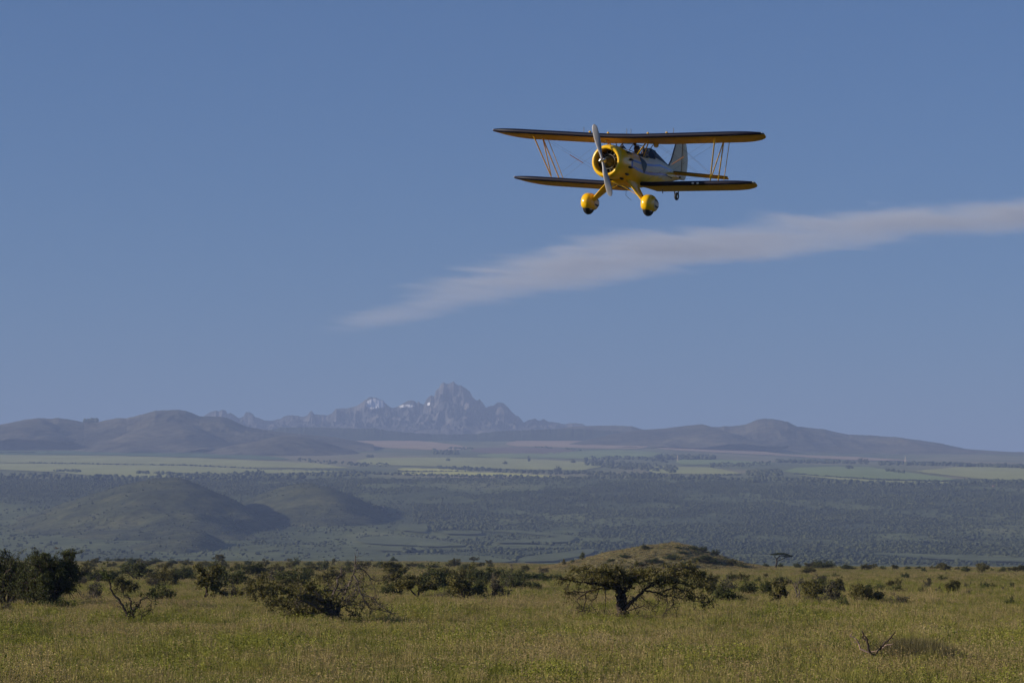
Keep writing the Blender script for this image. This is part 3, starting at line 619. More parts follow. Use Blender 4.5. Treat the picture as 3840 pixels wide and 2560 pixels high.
grove('woodland', 'upper edge of the dark wood beside the pale field', B([(1530, 302), (1700, 300), (1850, 300), (2020, 325)]), 9, 18, 110, 26, 'trees')
grove('woodland', 'square dark plantation behind the slender white mast', B([(1945, 300), (2100, 300), (2200, 300), (2315, 300)]), 10, 30, 140, 27, 'trees')
grove('hedgerow', 'trees along the front of the small green tongue field', D([(-140, 460), (100, 460), (300, 460), (490, 458)]), 2, 10, 80, 28)
grove('woodland', 'scattered dark trees between the tongue field and the rounded field', D([(280, 400), (450, 392), (680, 385)]), 14, 16, 120, 29, 'trees')
grove('woodland', 'dark trees running down to the forest beside the rounded field', D([(520, 450), (640, 445), (760, 445), (640, 470), (560, 500)]), 16, 17, 170, 30, 'trees')
grove('woodland', 'straight row of tall dark trees in front of the pinkish stubble strip', D([(720, 374), (900, 376), (1240, 380)]), 4, 26, 110, 31, 'trees')
grove('woodland', 'long dark tree belt at the foot of the right ridge', D([(1390, 390), (1650, 388), (1900, 396), (2150, 404), (2400, 412)]), 8, 24, 240, 33, 'trees')
grove('hedgerow', 'long dark hedge crossing below the rounded green field', D([(1040, 470), (1300, 488), (1500, 495), (1900, 502)]), 2, 9, 120, 34)
grove('hedgerow', 'short dark hedge at the tip of the rounded green field', D([(840, 452), (1000, 464)]), 1.5, 8, 26, 35)
grove('woodland', 'single round dark thicket inside the rounded field', D([(1180, 416), (1228, 416)]), 5, 22, 10, 36, 'trees')
grove('woodland', 'ragged trees at the right end of the rounded field', D([(1440, 430), (1560, 445)]), 8, 15, 26, 37, 'trees')
grove('woodland', 'ragged treeline along the rim of the forest on the right', D([(0, 482), (300, 480), (500, 500), (800, 490), (1150, 508), (1500, 520), (1950, 525), (2100, 505), (2400, 505)]), 10, 17, 360, 38, 'trees')
grove('woodland', 'ragged treeline along the rim of the forest below the bright strip', B([(-20, 385), (150, 395), (280, 402), (600, 410), (1000, 418), (1420, 430), (1700, 420), (2350, 425)]), 6, 15, 330, 39, 'trees')
grove('woodland', 'dark trees beside the two small valley fields', B([(530, 740), (650, 735), (800, 738), (950, 748)]), 16, 13, 130, 40, 'trees')
grove('woodland', 'clump of tall trees on the valley floor behind the plain', B([(355, 890), (420, 890)]), 6, 16, 26, 41, 'trees')
grove('woodland', 'second clump of tall trees on the valley floor', B([(500, 892), (600, 892)]), 6, 13, 24, 42, 'trees')
grove('hedgerow', 'row of slim poplars at the edge of the pale valley meadow', B([(1165, 840), (1305, 845)]), 1, 11, 26, 43)
grove('hedgerow', 'scrub line along the upper edge of the pasture by the rounded hill', B([(60, 798), (300, 788), (560, 812), (760, 848)]), 3, 7, 60, 46)
grove('hedgerow', 'scrub line between the two lowest valley pastures', B([(240, 918), (600, 910), (900, 926), (1060, 945)]), 4, 7, 70, 47)
grove('hedgerow', 'scrub line edging the thin bright pasture on the valley floor', B([(640, 886), (900, 884), (1150, 876), (1420, 870)]), 4, 7, 80, 48)
grove('hedgerow', 'scrub edging the valley floor just left of the mound', B([(1080, 925), (1300, 900), (1560, 866)]), 4, 8, 60, 49)
grove('woodland', 'dark thicket on the valley floor near the mound', B([(1470, 845), (1600, 850), (1750, 852)]), 12, 13, 90, 44, 'trees')
grove('woodland', 'scattered dark trees along the foot of the forest', B([(760, 860), (900, 880), (1100, 900), (1060, 950)]), 18, 10, 120, 45, 'trees')
crest_u = np.linspace(316, 364, 26); rr_ = np.random.default_rng(3)
P_ = np.array([at_y(u, 1580, 17150) for u in crest_u]); Hc = 34 * rr_.uniform(0.7, 1.1, 26)
o = link('crest_trees', blobs('crest_trees', P_ - np.array([0, 0, 8]), Hc * 0.8, Hc, M['blob'], 71)); tag(o, 'dark clump of trees on the skyline ridge left of the dome', 'trees', kind='stuff')
LONE = [(B([(640, 318)])[0], 22, 'dense', 'lone round tree in the middle of the wide pale field'), (B([(1000, 338)])[0], 22, 'dense', 'lone tree in the pale field nearest the bright strip'), (B([(1148, 322)])[0], 16, 'cone', 'slim lone tree in the pale field'), (B([(1428, 330)])[0], 24, 'dense', 'lone round tree beside the dark wood'), (B([(1332, 384)])[0], 30, 'dense', 'tall rounded tree above the belt behind the bright strip'), (B([(136, 292)])[0], 20, 'dense', 'first of two round bushes at the edge of the stubble field'), (B([(160, 292)])[0], 20, 'dense', 'second of two round bushes at the edge of the stubble field'), (D([(1275, 384)])[0], 36, 'flat', 'flat-crowned tree against the pinkish strip, nearer the tall row'), (D([(1310, 388)])[0], 36, 'flat', 'flat-crowned tree against the pinkish strip, farther from the tall row')]
# ------------------------------------------------------------------ trees and bushes
def rand_unit(r, n):
    v = r.normal(size=(n, 3)); return v / (np.linalg.norm(v, axis=1)[:, None] + 1e-9)
def leaf_arrays(sites, size, r, flat=0.0):
    n = len(sites); a = rand_unit(r, n); b = np.cross(a, rand_unit(r, n)); b /= np.linalg.norm(b, axis=1)[:, None] + 1e-9
    if flat: a[:, 2] *= (1 - flat); b[:, 2] *= (1 - flat)
    s = np.asarray(size).reshape(-1, 1) * np.ones((n, 1))
    V = np.stack([sites - a * s, sites + b * s * 0.5, sites + a * s, sites - b * s * 0.5], 1).reshape(-1, 3)
    return V, np.arange(4 * n).reshape(-1, 4)
def tube_arrays(pts, rad, n=5):
    pts = np.asarray(pts, float); m = len(pts); rad = np.asarray(rad, float)
    T = np.gradient(pts, axis=0); T /= np.linalg.norm(T, axis=1)[:, None] + 1e-9
    ref = np.where(np.abs(T[:, 2:3]) < 0.9, np.array([[0, 0, 1.0]]), np.array([[1.0, 0, 0]]))
    a = np.cross(T, ref); a /= np.linalg.norm(a, axis=1)[:, None] + 1e-9; b = np.cross(a, T)
    th = np.arange(n) * 2 * math.pi / n
    V = pts[:, None] + rad[:, None, None] * (np.cos(th)[None, :, None] * a[:, None] + np.sin(th)[None, :, None] * b[:, None])
    i, j = np.meshgrid(np.arange(m - 1), np.arange(n), indexing='ij'); k = (j + 1) % n
    return V.reshape(-1, 3), np.stack([i * n + j, i * n + k, (i + 1) * n + k, (i + 1) * n + j], -1).reshape(-1, 4)
def wood_mesh(name, branches, mat):
    Vs, Fs, off = [], [], 0
    for pts, rad in branches:
        V, F = tube_arrays(pts, rad, 7 if rad[0] > 0.08 else (5 if rad[0] > 0.02 else 3)); Vs.append(V); Fs.append(F + off); off += len(V)
    return mesh_np(name, np.concatenate(Vs), np.concatenate(Fs), True, mat)
def limb_path(r, p, d, L, n, wig, up):
    pts = [np.array(p, float)]; d = np.array(d, float); d /= np.linalg.norm(d)
    for i in range(n):
        d = d + r.normal(size=3) * wig + np.array([0, 0, up]); d /= np.linalg.norm(d); pts.append(pts[-1] + d * L / n)
    return np.array(pts), d
def smooth_path(pts, k=4):
    pts = np.asarray(pts, float)
    if len(pts) < 3: t = np.linspace(0, 1, k + 1)[:, None]; return pts[0] * (1 - t) + pts[-1] * t
    out = []
    P = np.vstack([2 * pts[0] - pts[1], pts, 2 * pts[-1] - pts[-2]])
    for i in range(1, len(P) - 2):
        for t in np.linspace(0, 1, k, endpoint=False):
            a, b, c, d = P[i - 1], P[i], P[i + 1], P[i + 2]
            out.append(0.5 * (2 * b + (c - a) * t + (2 * a - 5 * b + 4 * c - d) * t * t + (3 * b - a - 3 * c + d) * t ** 3))
    out.append(pts[-1]); return np.array(out)

class Plant:
    """collects branches and leaf sites of one tree in its own metres (base at the origin)"""
    def __init__(s, seed): s.r = np.random.default_rng(seed); s.br = []; s.sites = []; s.sz = []
    def grow(s, p, d, L, rad, lvl, spec):
        r = s.r; n = 5 if lvl < 2 else 4
        pts, dd = limb_path(r, p, d, L, n, spec['wig'], spec['up'][min(lvl, len(spec['up']) - 1)])
        if 'zmax' in spec: pts[:, 2] = np.minimum(pts[:, 2], spec['zmax'] + r.normal() * spec['zmax'] * 0.03)
        if lvl > 0 and 'zmin' in spec: pts[:, 2] = np.maximum(pts[:, 2], spec['zmin'] + abs(r.normal()) * 0.1)
        rr = np.linspace(rad, rad * (0.45 if lvl < spec['lv'] else 0.3), len(pts)); s.br.append((pts, rr))
        if lvl < spec['lv']:
            nb = spec['nb'][lvl]
            for i in range(nb):
                t = r.uniform(spec['t0'][lvl], 1.0); q = t * (len(pts) - 1); i0 = min(int(q), len(pts) - 2); p2 = pts[i0] + (pts[i0 + 1] - pts[i0]) * (q - i0)
                ax = rand_unit(r, 1)[0]; d2 = dd + ax * spec['spread'][lvl]; d2[2] = d2[2] * spec.get('flat', 1.0)
                s.grow(p2, d2, L * spec['ratio'][lvl] * r.uniform(0.7, 1.2), rad * 0.55, lvl + 1, spec)
        else:
            m = r.poisson(spec['leaves'])
            if m:
                t = r.uniform(0.15, 1.05, m) * (len(pts) - 1); i0 = np.clip(t.astype(int), 0, len(pts) - 2); f = (t - i0)[:, None]
                S = pts[i0] * (1 - f) + pts[i0 + 1] * f + r.normal(size=(m, 3)) * spec['lspread'] * np.array([1, 1, spec.get('lflat', 0.7)])
                s.sites.append(S); s.sz.append(r.uniform(0.6, 1.35, m) * spec['lsize'])
    def add_leaves(s, S, size): s.sites.append(np.asarray(S)); s.sz.append(np.asarray(size))
    def meshes(s, nm, wood, leaf):
        tm = wood_mesh(nm + '_trunk', s.br, wood); cm = None
        if s.sites:
            S = np.concatenate(s.sites); S[:, 2] = np.maximum(S[:, 2], 0.05); V, F = leaf_arrays(S, np.concatenate(s.sz), s.r); cm = mesh_np(nm + '_crown', V, F, False, leaf)
        return tm, cm
def place(name, tm, cm, loc, scale, rz, label, cat, group=None, parts=True, cmat=None):
    e = bpy.data.objects.new(name, None); COL.objects.link(e); e.location = loc; e.scale = scale; e.rotation_euler = (0, 0, rz)
    link('trunk', tm, e)
    if cm: link('crown', cm, e)
    return tag(e, label, cat, group)

# --- prototype shrubs, each nominally 1 m tall/wide units stretched per plant
def proto(kind, seed):
    P = Plant(seed); r = P.r
    if kind == 'flat':        # small flat-topped acacia with a clear trunk
        sp = dict(wig=0.16, up=[0.0, 0.02, 0.0], lv=3, nb=[5, 5, 5], t0=[0.55, 0.3, 0.2], spread=[1.1, 0.8, 0.9], ratio=[0.75, 0.62, 0.5], leaves=10, lspread=0.05, lsize=0.038, zmax=0.97, flat=0.75, lflat=0.45)
        for i in range(2): P.grow((r.normal() * 0.03, r.normal() * 0.03, 0), (r.normal() * 0.3, r.normal() * 0.3, 1), 0.55, 0.045, 0, sp)
        mats = ('bark', 'leaf_olive')
    elif kind == 'dense':     # round dense dark shrub, leafy to the ground
        sp = dict(wig=0.2, up=[0.05, 0.04, 0.0], lv=2, nb=[6, 6], t0=[0.2, 0.2], spread=[0.8, 1.0], ratio=[0.65, 0.55], leaves=11, lspread=0.06, lsize=0.036, zmax=1.0)
        for i in range(7):
            a = i * 0.9 + r.uniform(0, 0.5); P.grow((0.05 * math.cos(a), 0.05 * math.sin(a), 0), (math.cos(a) * r.uniform(0.3, 1.3), math.sin(a) * r.uniform(0.3, 1.3), 0.9), 0.5, 0.022, 0, sp)
        mats = ('bark', 'leaf_dark')
    elif kind == 'twiggy':    # sparse grey thorn bush
        sp = dict(wig=0.28, up=[0.03, 0.0, 0.0], lv=3, nb=[4, 5, 4], t0=[0.25, 0.2, 0.2], spread=[0.9, 1.0, 1.0], ratio=[0.7, 0.6, 0.55], leaves=3.0, lspread=0.04, lsize=0.034, zmax=1.0)
        for i in range(6):
            a = i * 1.05 + r.uniform(0, 0.5); P.grow((0.04 * math.cos(a), 0.04 * math.sin(a), 0), (math.cos(a) * 1.0, math.sin(a) * 1.0, 1.0), 0.5, 0.018, 0, sp)
        mats = ('deadwood', 'leaf_grey')
    elif kind == 'spread':    # spreading many-stemmed thorn tree, open below
        sp = dict(wig=0.2, up=[0.03, 0.0, -0.02], lv=3, nb=[4, 5, 5], t0=[0.4, 0.25, 0.2], spread=[0.8, 0.9, 1.0], ratio=[0.7, 0.6, 0.5], leaves=8, lspread=0.06, lsize=0.036, zmax=0.98, flat=0.8, lflat=0.5)
        for i in range(4):
            a = i * 1.57 + r.uniform(0, 0.8); P.grow((0.03 * math.cos(a), 0.03 * math.sin(a), 0), (math.cos(a) * 0.8, math.sin(a) * 0.8, 1.0), 0.5, 0.028, 0, sp)
        mats = ('bark', 'leaf_olive')
    elif kind == 'cone':      # upright tapering shrub
        sp = dict(wig=0.14, up=[0.05, 0.0], lv=1, nb=[9], t0=[0.05], spread=[1.0], ratio=[0.5], leaves=36, lspread=0.07, lsize=0.044, zmax=1.02)
        for i in range(5):
            a = i * 1.26; P.grow((0.05 * math.cos(a), 0.05 * math.sin(a), 0), (math.cos(a) * r.uniform(0.05, 0.5), math.sin(a) * r.uniform(0.05, 0.5), 1.0), r.uniform(0.5, 0.95), 0.022, 0, sp)
        mats = ('bark', 'leaf_grey')
    elif kind == 'low':       # low wide mat of scrub
        sp = dict(wig=0.25, up=[-0.01, 0.0], lv=2, nb=[5, 4], t0=[0.2, 0.2], spread=[0.8, 1.0], ratio=[0.6, 0.55], leaves=20, lspread=0.07, lsize=0.045, zmax=0.9, flat=0.7)
        for i in range(9):
            a = i * 0.7 + r.uniform(0, 0.4); P.grow((0.1 * math.cos(a), 0.1 * math.sin(a), 0), (math.cos(a), math.sin(a), r.uniform(0.3, 1.2)), 0.5, 0.018, 0, sp)
        mats = ('deadwood', 'leaf_green')
    else:                     # 'bare' dead snag
        sp = dict(wig=0.3, up=[0.05, 0.0], lv=2, nb=[4, 3], t0=[0.3, 0.3], spread=[0.9, 0.9], ratio=[0.55, 0.5], leaves=0.5, lspread=0.04, lsize=0.03, zmax=1.0)
        for i in range(2): P.grow((0, 0, 0), (r.normal() * 0.4, r.normal() * 0.3, 1), 0.65, 0.04, 0, sp)
        mats = ('deadwood', 'leaf_grey')
    # normalise to width 1, height 1
    allp = np.concatenate([b[0] for b in P.br] + P.sites)
    w = np.percentile(np.abs(allp[:, :2]), 97) * 2; h = np.percentile(allp[:, 2], 99)
    f = np.array([1 / w, 1 / w, 1 / h])
    P.br = [(b[0] * f, b[1] * min(f[0], f[2])) for b in P.br]; P.sites = [q * f for q in P.sites]
    return P.meshes(kind, M[mats[0]], M[mats[1]])
PROTO = {k: [proto(k, 100 + 10 * i + j) for j in range(4 if k in ('flat', 'spread', 'dense', 'twiggy') else 2)] for i, k in enumerate(('flat', 'dense', 'twiggy', 'spread', 'cone', 'low', 'bare'))}
# (u, v of the foot, width, height in photograph pixels, kind)
BUSH = [
 (351, 2248, 68, 72, 'twiggy'), (470, 2224, 68, 50, 'spread'), (614, 2245, 80, 43, 'dense'), (520, 2168, 113, 50, 'dense'), (630, 2188, 62, 57, 'spread'), (575, 2190, 60, 27, 'twiggy'), (323, 2152, 70, 40, 'spread'), (370, 2174, 80, 34, 'dense'), (300, 2186, 46, 44, 'twiggy'), (425, 2172, 36, 28, 'dense'),
 (212, 2278, 86, 28, 'low'), (20, 2286, 70, 30, 'twiggy'),
 (360, 2101, 22, 11, 'flat'), (408, 2101, 26, 10, 'dense'), (443, 2104, 24, 10, 'dense'), (521, 2104, 26, 9, 'flat'), (590, 2106, 28, 11, 'dense'), (646, 2112, 30, 14, 'dense'), (690, 2109, 26, 9, 'spread'), (550, 2122, 40, 15, 'spread'), (470, 2128, 44, 16, 'dense'), (420, 2124, 30, 15, 'spread'), (620, 2130, 46, 18, 'spread'), (500, 2140, 50, 18, 'twiggy'),
 (766, 2245, 130, 105, 'flat'), (865, 2243, 55, 40, 'twiggy'), (925, 2241, 60, 50, 'spread'), (993, 2263, 101, 94, 'spread'), (1035, 2180, 60, 44, 'twiggy'), (1110, 2191, 134, 50, 'dense'), (1235, 2183, 90, 46, 'spread'), (890, 2190, 87, 43, 'dense'), (815, 2195, 65, 62, 'dense'), (728, 2175, 29, 22, 'dense'), (767, 2172, 30, 18, 'dense'), (955, 2153, 105, 35, 'dense'), (735, 2152, 50, 34, 'spread'), (682, 2153, 60, 20, 'dense'), (812, 2115, 49, 31, 'flat'), (830, 2135, 40, 24, 'spread'), (880, 2140, 42, 25, 'spread'), (1040, 2143, 60, 25, 'spread'), (1108, 2117, 29, 23, 'dense'), (1090, 2130, 36, 20, 'spread'), (1165, 2140, 70, 22, 'spread'), (1218, 2136, 40, 28, 'dense'), (1256, 2117, 18, 20, 'flat'), (700, 2116, 40, 14, 'spread'), (770, 2118, 34, 14, 'spread'), (930, 2116, 34, 12, 'dense'), (990, 2118, 36, 13, 'spread'), (1160, 2119, 34, 12, 'dense'), (1200, 2117, 26, 11, 'dense'), (1310, 2120, 36, 16, 'dense'), (1350, 2130, 40, 22, 'spread'), (1390, 2124, 36, 16, 'spread'), (1300, 2144, 50, 26, 'dense'), (1150, 2165, 60, 28, 'dense'), (985, 2170, 54, 20, 'twiggy'), (930, 2222, 44, 30, 'twiggy'),
 (1458, 2168, 110, 50, 'flat'), (1463, 2226, 72, 36, 'dense'), (1490, 2190, 85, 50, 'flat'), (1563, 2237, 130, 65, 'flat'), (1554, 2170, 20, 27, 'bare'), (1630, 2203, 110, 68, 'dense'), (1718, 2180, 52, 41, 'spread'), (1680, 2172, 40, 34, 'spread'), (1742, 2243, 126, 70, 'spread'), (1664, 2241, 78, 22, 'twiggy'), (1779, 2173, 55, 50, 'spread'), (1845, 2167, 72, 34, 'dense'), (1803, 2192, 40, 26, 'dense'), (1854, 2212, 30, 34, 'bare'), (1872, 2242, 64, 78, 'twiggy'), (1925, 2200, 95, 42, 'dense'), (1985, 2203, 24, 20, 'dense'), (2013, 2203, 30, 18, 'low'), (1976, 2140, 32, 18, 'flat'), (1925, 2134, 30, 26, 'bare'), (2040, 2146, 40, 20, 'twiggy'), (1910, 2168, 60, 20, 'dense'), (1995, 2171, 70, 18, 'low'), (2046, 2172, 60, 15, 'low'), (2085, 2173, 50, 15, 'low'), (1583, 2128, 30, 14, 'dense'), (1685, 2125, 24, 12, 'flat'), (1630, 2125, 40, 10, 'dense'), (1745, 2124, 30, 9, 'dense'), (1840, 2124, 18, 9, 'dense'), (1800, 2122, 30, 11, 'spread'), (1540, 2124, 40, 12, 'spread'), (1480, 2124, 36, 14, 'dense'), (1430, 2128, 40, 20, 'dense'), (2080, 2236, 22, 27, 'bare'), (1530, 2205, 60, 44, 'dense'),
 (2721, 2249, 88, 48, 'dense'), (2799, 2224, 70, 40, 'dense'), (2711, 2208, 90, 38, 'twiggy'), (2745, 2171, 45, 18, 'dense'), (2789, 2177, 38, 22, 'spread'), (2873, 2229, 60, 42, 'dense'), (2928, 2260, 72, 68, 'flat'), (3003, 2242, 60, 70, 'bare'), (3042, 2244, 78, 55, 'spread'), (3126, 2260, 55, 66, 'cone'), (3085, 2258, 45, 30, 'twiggy'), (3164, 2268, 38, 20, 'low'), (3252, 2257, 112, 53, 'spread'), (3376, 2260, 58, 28, 'twiggy'), (3175, 2214, 86, 38, 'flat'), (3075, 2174, 60, 18, 'twiggy'), (3078, 2190, 30, 20, 'dense'), (3134, 2162, 24, 12, 'dense'), (3025, 2148, 50, 18, 'spread'), (2926, 2185, 40, 19, 'dense'), (2842, 2179, 24, 14, 'dense'), (2873, 2164, 18, 12, 'spread'), (2960, 2184, 34, 16, 'twiggy'), (3008, 2184, 30, 16, 'twiggy'), (2680, 2232, 44, 34, 'spread'), (2660, 2190, 50, 30, 'spread'),
 (2992, 2127, 30, 16, 'dense'), (3042, 2128, 48, 18, 'spread'), (3096, 2130, 65, 25, 'dense'), (3180, 2133, 50, 16, 'dense'), (3245, 2134, 42, 16, 'spread'), (3285, 2131, 22, 15, 'flat'), (3312, 2133, 18, 10, 'dense'), (3346, 2134, 36, 14, 'flat'), (3404, 2131, 20, 8, 'dense'), (3445, 2131, 20, 8, 'dense'), (3465, 2141, 18, 11, 'low'), (3500, 2131, 24, 9, 'spread'), (3543, 2137, 48, 22, 'spread'), (3624, 2142, 33, 18, 'dense'), (3680, 2142, 45, 26, 'spread'), (3760, 2142, 28, 14, 'dense'), (3815, 2140, 54, 17, 'spread'), (2870, 2122, 20, 10, 'dense'), (2926, 2124, 22, 11, 'dense'), (3720, 2138, 12, 7, 'dense'), (3590, 2134, 16, 8, 'spread'),
 (3396, 2162, 26, 11, 'low'), (3533, 2171, 30, 13, 'dense'), (3355, 2191, 44, 18, 'spread'), (3285, 2209, 78, 13, 'low'), (3369, 2214, 36, 16, 'dense'), (3404, 2213, 18, 8, 'twiggy'), (3478, 2201, 25, 27, 'cone'), (3460, 2218, 26, 13, 'dense'), (3520, 2217, 28, 14, 'twiggy'), (3571, 2219, 48, 35, 'spread'), (3626, 2197, 22, 10, 'twiggy'), (3695, 2200, 28, 12, 'low'), (3725, 2198, 22, 10, 'spread'), (3791, 2201, 24, 12, 'low'), (3629, 2221, 18, 10, 'twiggy'), (3789, 2261, 35, 21, 'dense'), (3503, 2260, 14, 14, 'bare'), (3528, 2252, 20, 8, 'twiggy'), (3762, 2205, 14, 8, 'twiggy'), (3618, 2160, 8, 12, 'bare'),
]
MOUNDB = [(2184, 2098, 24, 26, 'dense'), (2116, 2117, 25, 20, 'spread'), (2418, 2060, 27, 19, 'dense'), (2600, 2062, 30, 15, 'dense'), (2635, 2066, 28, 17, 'dense'), (2685, 2080, 25, 20, 'dense'), (2629, 2100, 85, 16, 'low'), (2745, 2118, 45, 22, 'spread'), (2450, 2110, 46, 14, 'low'), (2520, 2095, 50, 12, 'low'), (2340, 2090, 30, 10, 'low'), (2570, 2125, 44, 16, 'low'), (2780, 2128, 30, 16, 'dense'), (2490, 2128, 40, 16, 'spread'), (2395, 2118, 34, 12, 'low'), (2545, 2055, 26, 7, 'low'), (2150, 2108, 18, 9, 'low'), (2680, 2112, 40, 14, 'low'), (2290, 2105, 26, 10, 'low'), (2560, 2075, 36, 8, 'low')]
ORD = 'first second third fourth fifth sixth seventh eighth ninth tenth eleventh twelfth thirteenth fourteenth fifteenth sixteenth seventeenth eighteenth nineteenth twentieth'.split()
def ordinal(i):
    if i < 20: return ORD[i]
    tens = {2: 'twenty', 3: 'thirty', 4: 'forty', 5: 'fifty'}
    q, m = divmod(i + 1, 10)
    return tens[q] + '-' + ORD[m - 1] if m else {3: 'thirtieth', 4: 'fortieth', 5: 'fiftieth'}[q]
WORDS = {'flat': ('flat-topped acacia', 'acacia_tree', 'tree'), 'dense': ('dense rounded dark shrub', 'round_shrub', 'shrub'), 'twiggy': ('sparse grey thorn bush', 'thorn_bush', 'bush'), 'spread': ('spreading olive thorn tree', 'thorn_tree', 'tree'), 'cone': ('upright tapering shrub', 'upright_shrub', 'shrub'), 'low': ('low wide scrub patch', 'low_shrub', 'shrub'), 'bare': ('bare dead snag', 'dead_snag', 'dead tree')}
def band(v): return ('along the far plain edge', 'far') if v < 2150 else (('in the middle of the plain', 'mid') if v < 2200 else ('on the nearer plain', 'near'))
rb = np.random.default_rng(77)
_n = 0
while _n < 26:                                   # the closer scrub that fills the left half of the far plain
    v = 2102 + 96 * rb.uniform() ** 1.6; u = rb.uniform(330, 2030)
    if u > 1850 and v < 2128: continue
    w = (v - 2070) * rb.uniform(0.3, 0.75) + 6; kd = rb.choice(['dense', 'spread', 'flat', 'twiggy', 'low'], p=[0.32, 0.34, 0.12, 0.14, 0.08])
    if min(abs(u - b[0]) / (w + b[2]) + abs(v - b[1]) / 30.0 for b in BUSH) < 0.28: continue
    BUSH.append((float(u), float(v), float(w), float(w * rb.uniform(0.36, 0.6)), str(kd))); _n += 1
lists = {}
for b in BUSH: lists.setdefault((b[4], band(b[1])[1]), []).append(b)
for (kind, bd), L in lists.items():
    L.sort(key=lambda t: t[0])
    for i, (u, v, w, h, k) in enumerate(L):
        p = hit(u, v, GRASS_TOP); mpp = p[1] / FPX
        where = band(v)[0]; wd, nm, cat = WORDS[kind]
        lab = f'{wd}, {ordinal(i)} from the left {where}' if len(L) > 1 else f'{wd}, the only one {where}'
        tm, cm = PROTO[kind][rb.integers(len(PROTO[kind]))]
        W = w * mpp * 1.24; H = h * mpp * 1.14 + 0.45
        place(nm, tm, cm, p - np.array([0, 0, 0.03]), (W, W * 0.9, H), rb.uniform(0, 6.28), lab, cat, f'{wd}s {where}')
MOUNDB.sort(key=lambda t: t[0]); cnt = {}
for b in MOUNDB: cnt.setdefault(b[4], []).append(b)
for kind, L in cnt.items():
    for i, (u, v, w, h, k) in enumerate(L):
        p = hit(u, v); mpp = p[1] / FPX; wd, nm, cat = WORDS[kind]
        tm, cm = PROTO[kind][rb.integers(len(PROTO[kind]))]
        place(nm, tm, cm, p - np.array([0, 0, 0.1]), (w * mpp * 1.08, w * mpp, h * mpp * 1.1), rb.uniform(0, 6.28), f'{wd}, {ordinal(i)} from the left on the low mound', cat, f'{wd}s on the mound')

# --- trees traced limb by limb (zoom coordinates of the photograph, plus depth in metres)
def traced(name, label, base_uv, zoom, limbs, seed, wood, leaf, twigs, lsize, twig_len=(0.25, 0.7), cat='tree', extra=None, lspread=0.10, twig_up=0.15, depth=1.0, per_m=7.0, twig_wood=None):
    x0, y0, s = zoom; P = Plant(seed); r = P.r
    base = hit(*base_uv, GRASS_TOP); mp = base[1] / FPX
    def conv(z, dep): return np.array([((x0 + z[0] / s) - base_uv[0]) * mp, dep, (base_uv[1] - (y0 + z[1] / s)) * mp + GRASS_TOP])
    for (pts, r0, r1, d0, d1, leafy) in limbs:
        Q = np.array([conv(z, d0 + (d1 - d0) * (i / max(1, len(pts) - 1)) * depth) for i, z in enumerate(pts)])
        if Q[0][2] < GRASS_TOP + 0.15: Q = np.vstack([[Q[0][0], Q[0][1], -0.15], Q])
        Q = smooth_path(Q, 5); Q[1:-1] += r.normal(size=Q[1:-1].shape) * r0 / s * mp * 0.25
        rad = np.linspace(r0, r1, len(Q)) / s * mp
        P.br.append((Q, rad))
        Ls = np.linalg.norm(np.diff(Q, axis=0), axis=1).sum()
        nt = int(Ls * per_m * twigs * (1.0 if leafy else 0.75))
        for _ in range(nt):
            t = r.uniform(0.12, 1.0) * (len(Q) - 1); i0 = min(int(t), len(Q) - 2); p = Q[i0] + (Q[i0 + 1] - Q[i0]) * (t - i0)
            d = rand_unit(r, 1)[0] + (Q[i0 + 1] - Q[i0]) / (np.linalg.norm(Q[i0 + 1] - Q[i0]) + 1e-6) * 0.5 + np.array([0, 0, twig_up if leafy else -0.15])
            tl = r.uniform(*twig_len); pts2, dd = limb_path(r, p, d, tl, 4, 0.25, 0.0); pts2[:, 2] = np.maximum(pts2[:, 2], 0.12)
            P.br.append((pts2, np.linspace(max(0.013, rad[i0] * 0.34), 0.006, 5)))
            for q in range(2):
                j = r.integers(1, 4); p3, _ = limb_path(r, pts2[j], dd + rand_unit(r, 1)[0] * 0.9, tl * 0.55, 3, 0.25, 0); P.br.append((p3, np.linspace(0.009, 0.005, 4)))
                if leafy > 0:
                    m = r.poisson(leafy * 1.6); tt = r.uniform(0, 1, m)[:, None]
                    P.add_leaves(p3[0] * (1 - tt) + p3[-1] * tt + r.normal(size=(m, 3)) * lspread * np.array([1, 1, 0.6]), r.uniform(0.6, 1.3, m) * lsize)
    if extra: extra(P, conv)
    tm, cm = P.meshes(name, M[wood], M[leaf])
    return place(name, tm, cm, base, (1, 1, 1), 0, label, cat)
Z1 = (2000, 2000, 2.94)
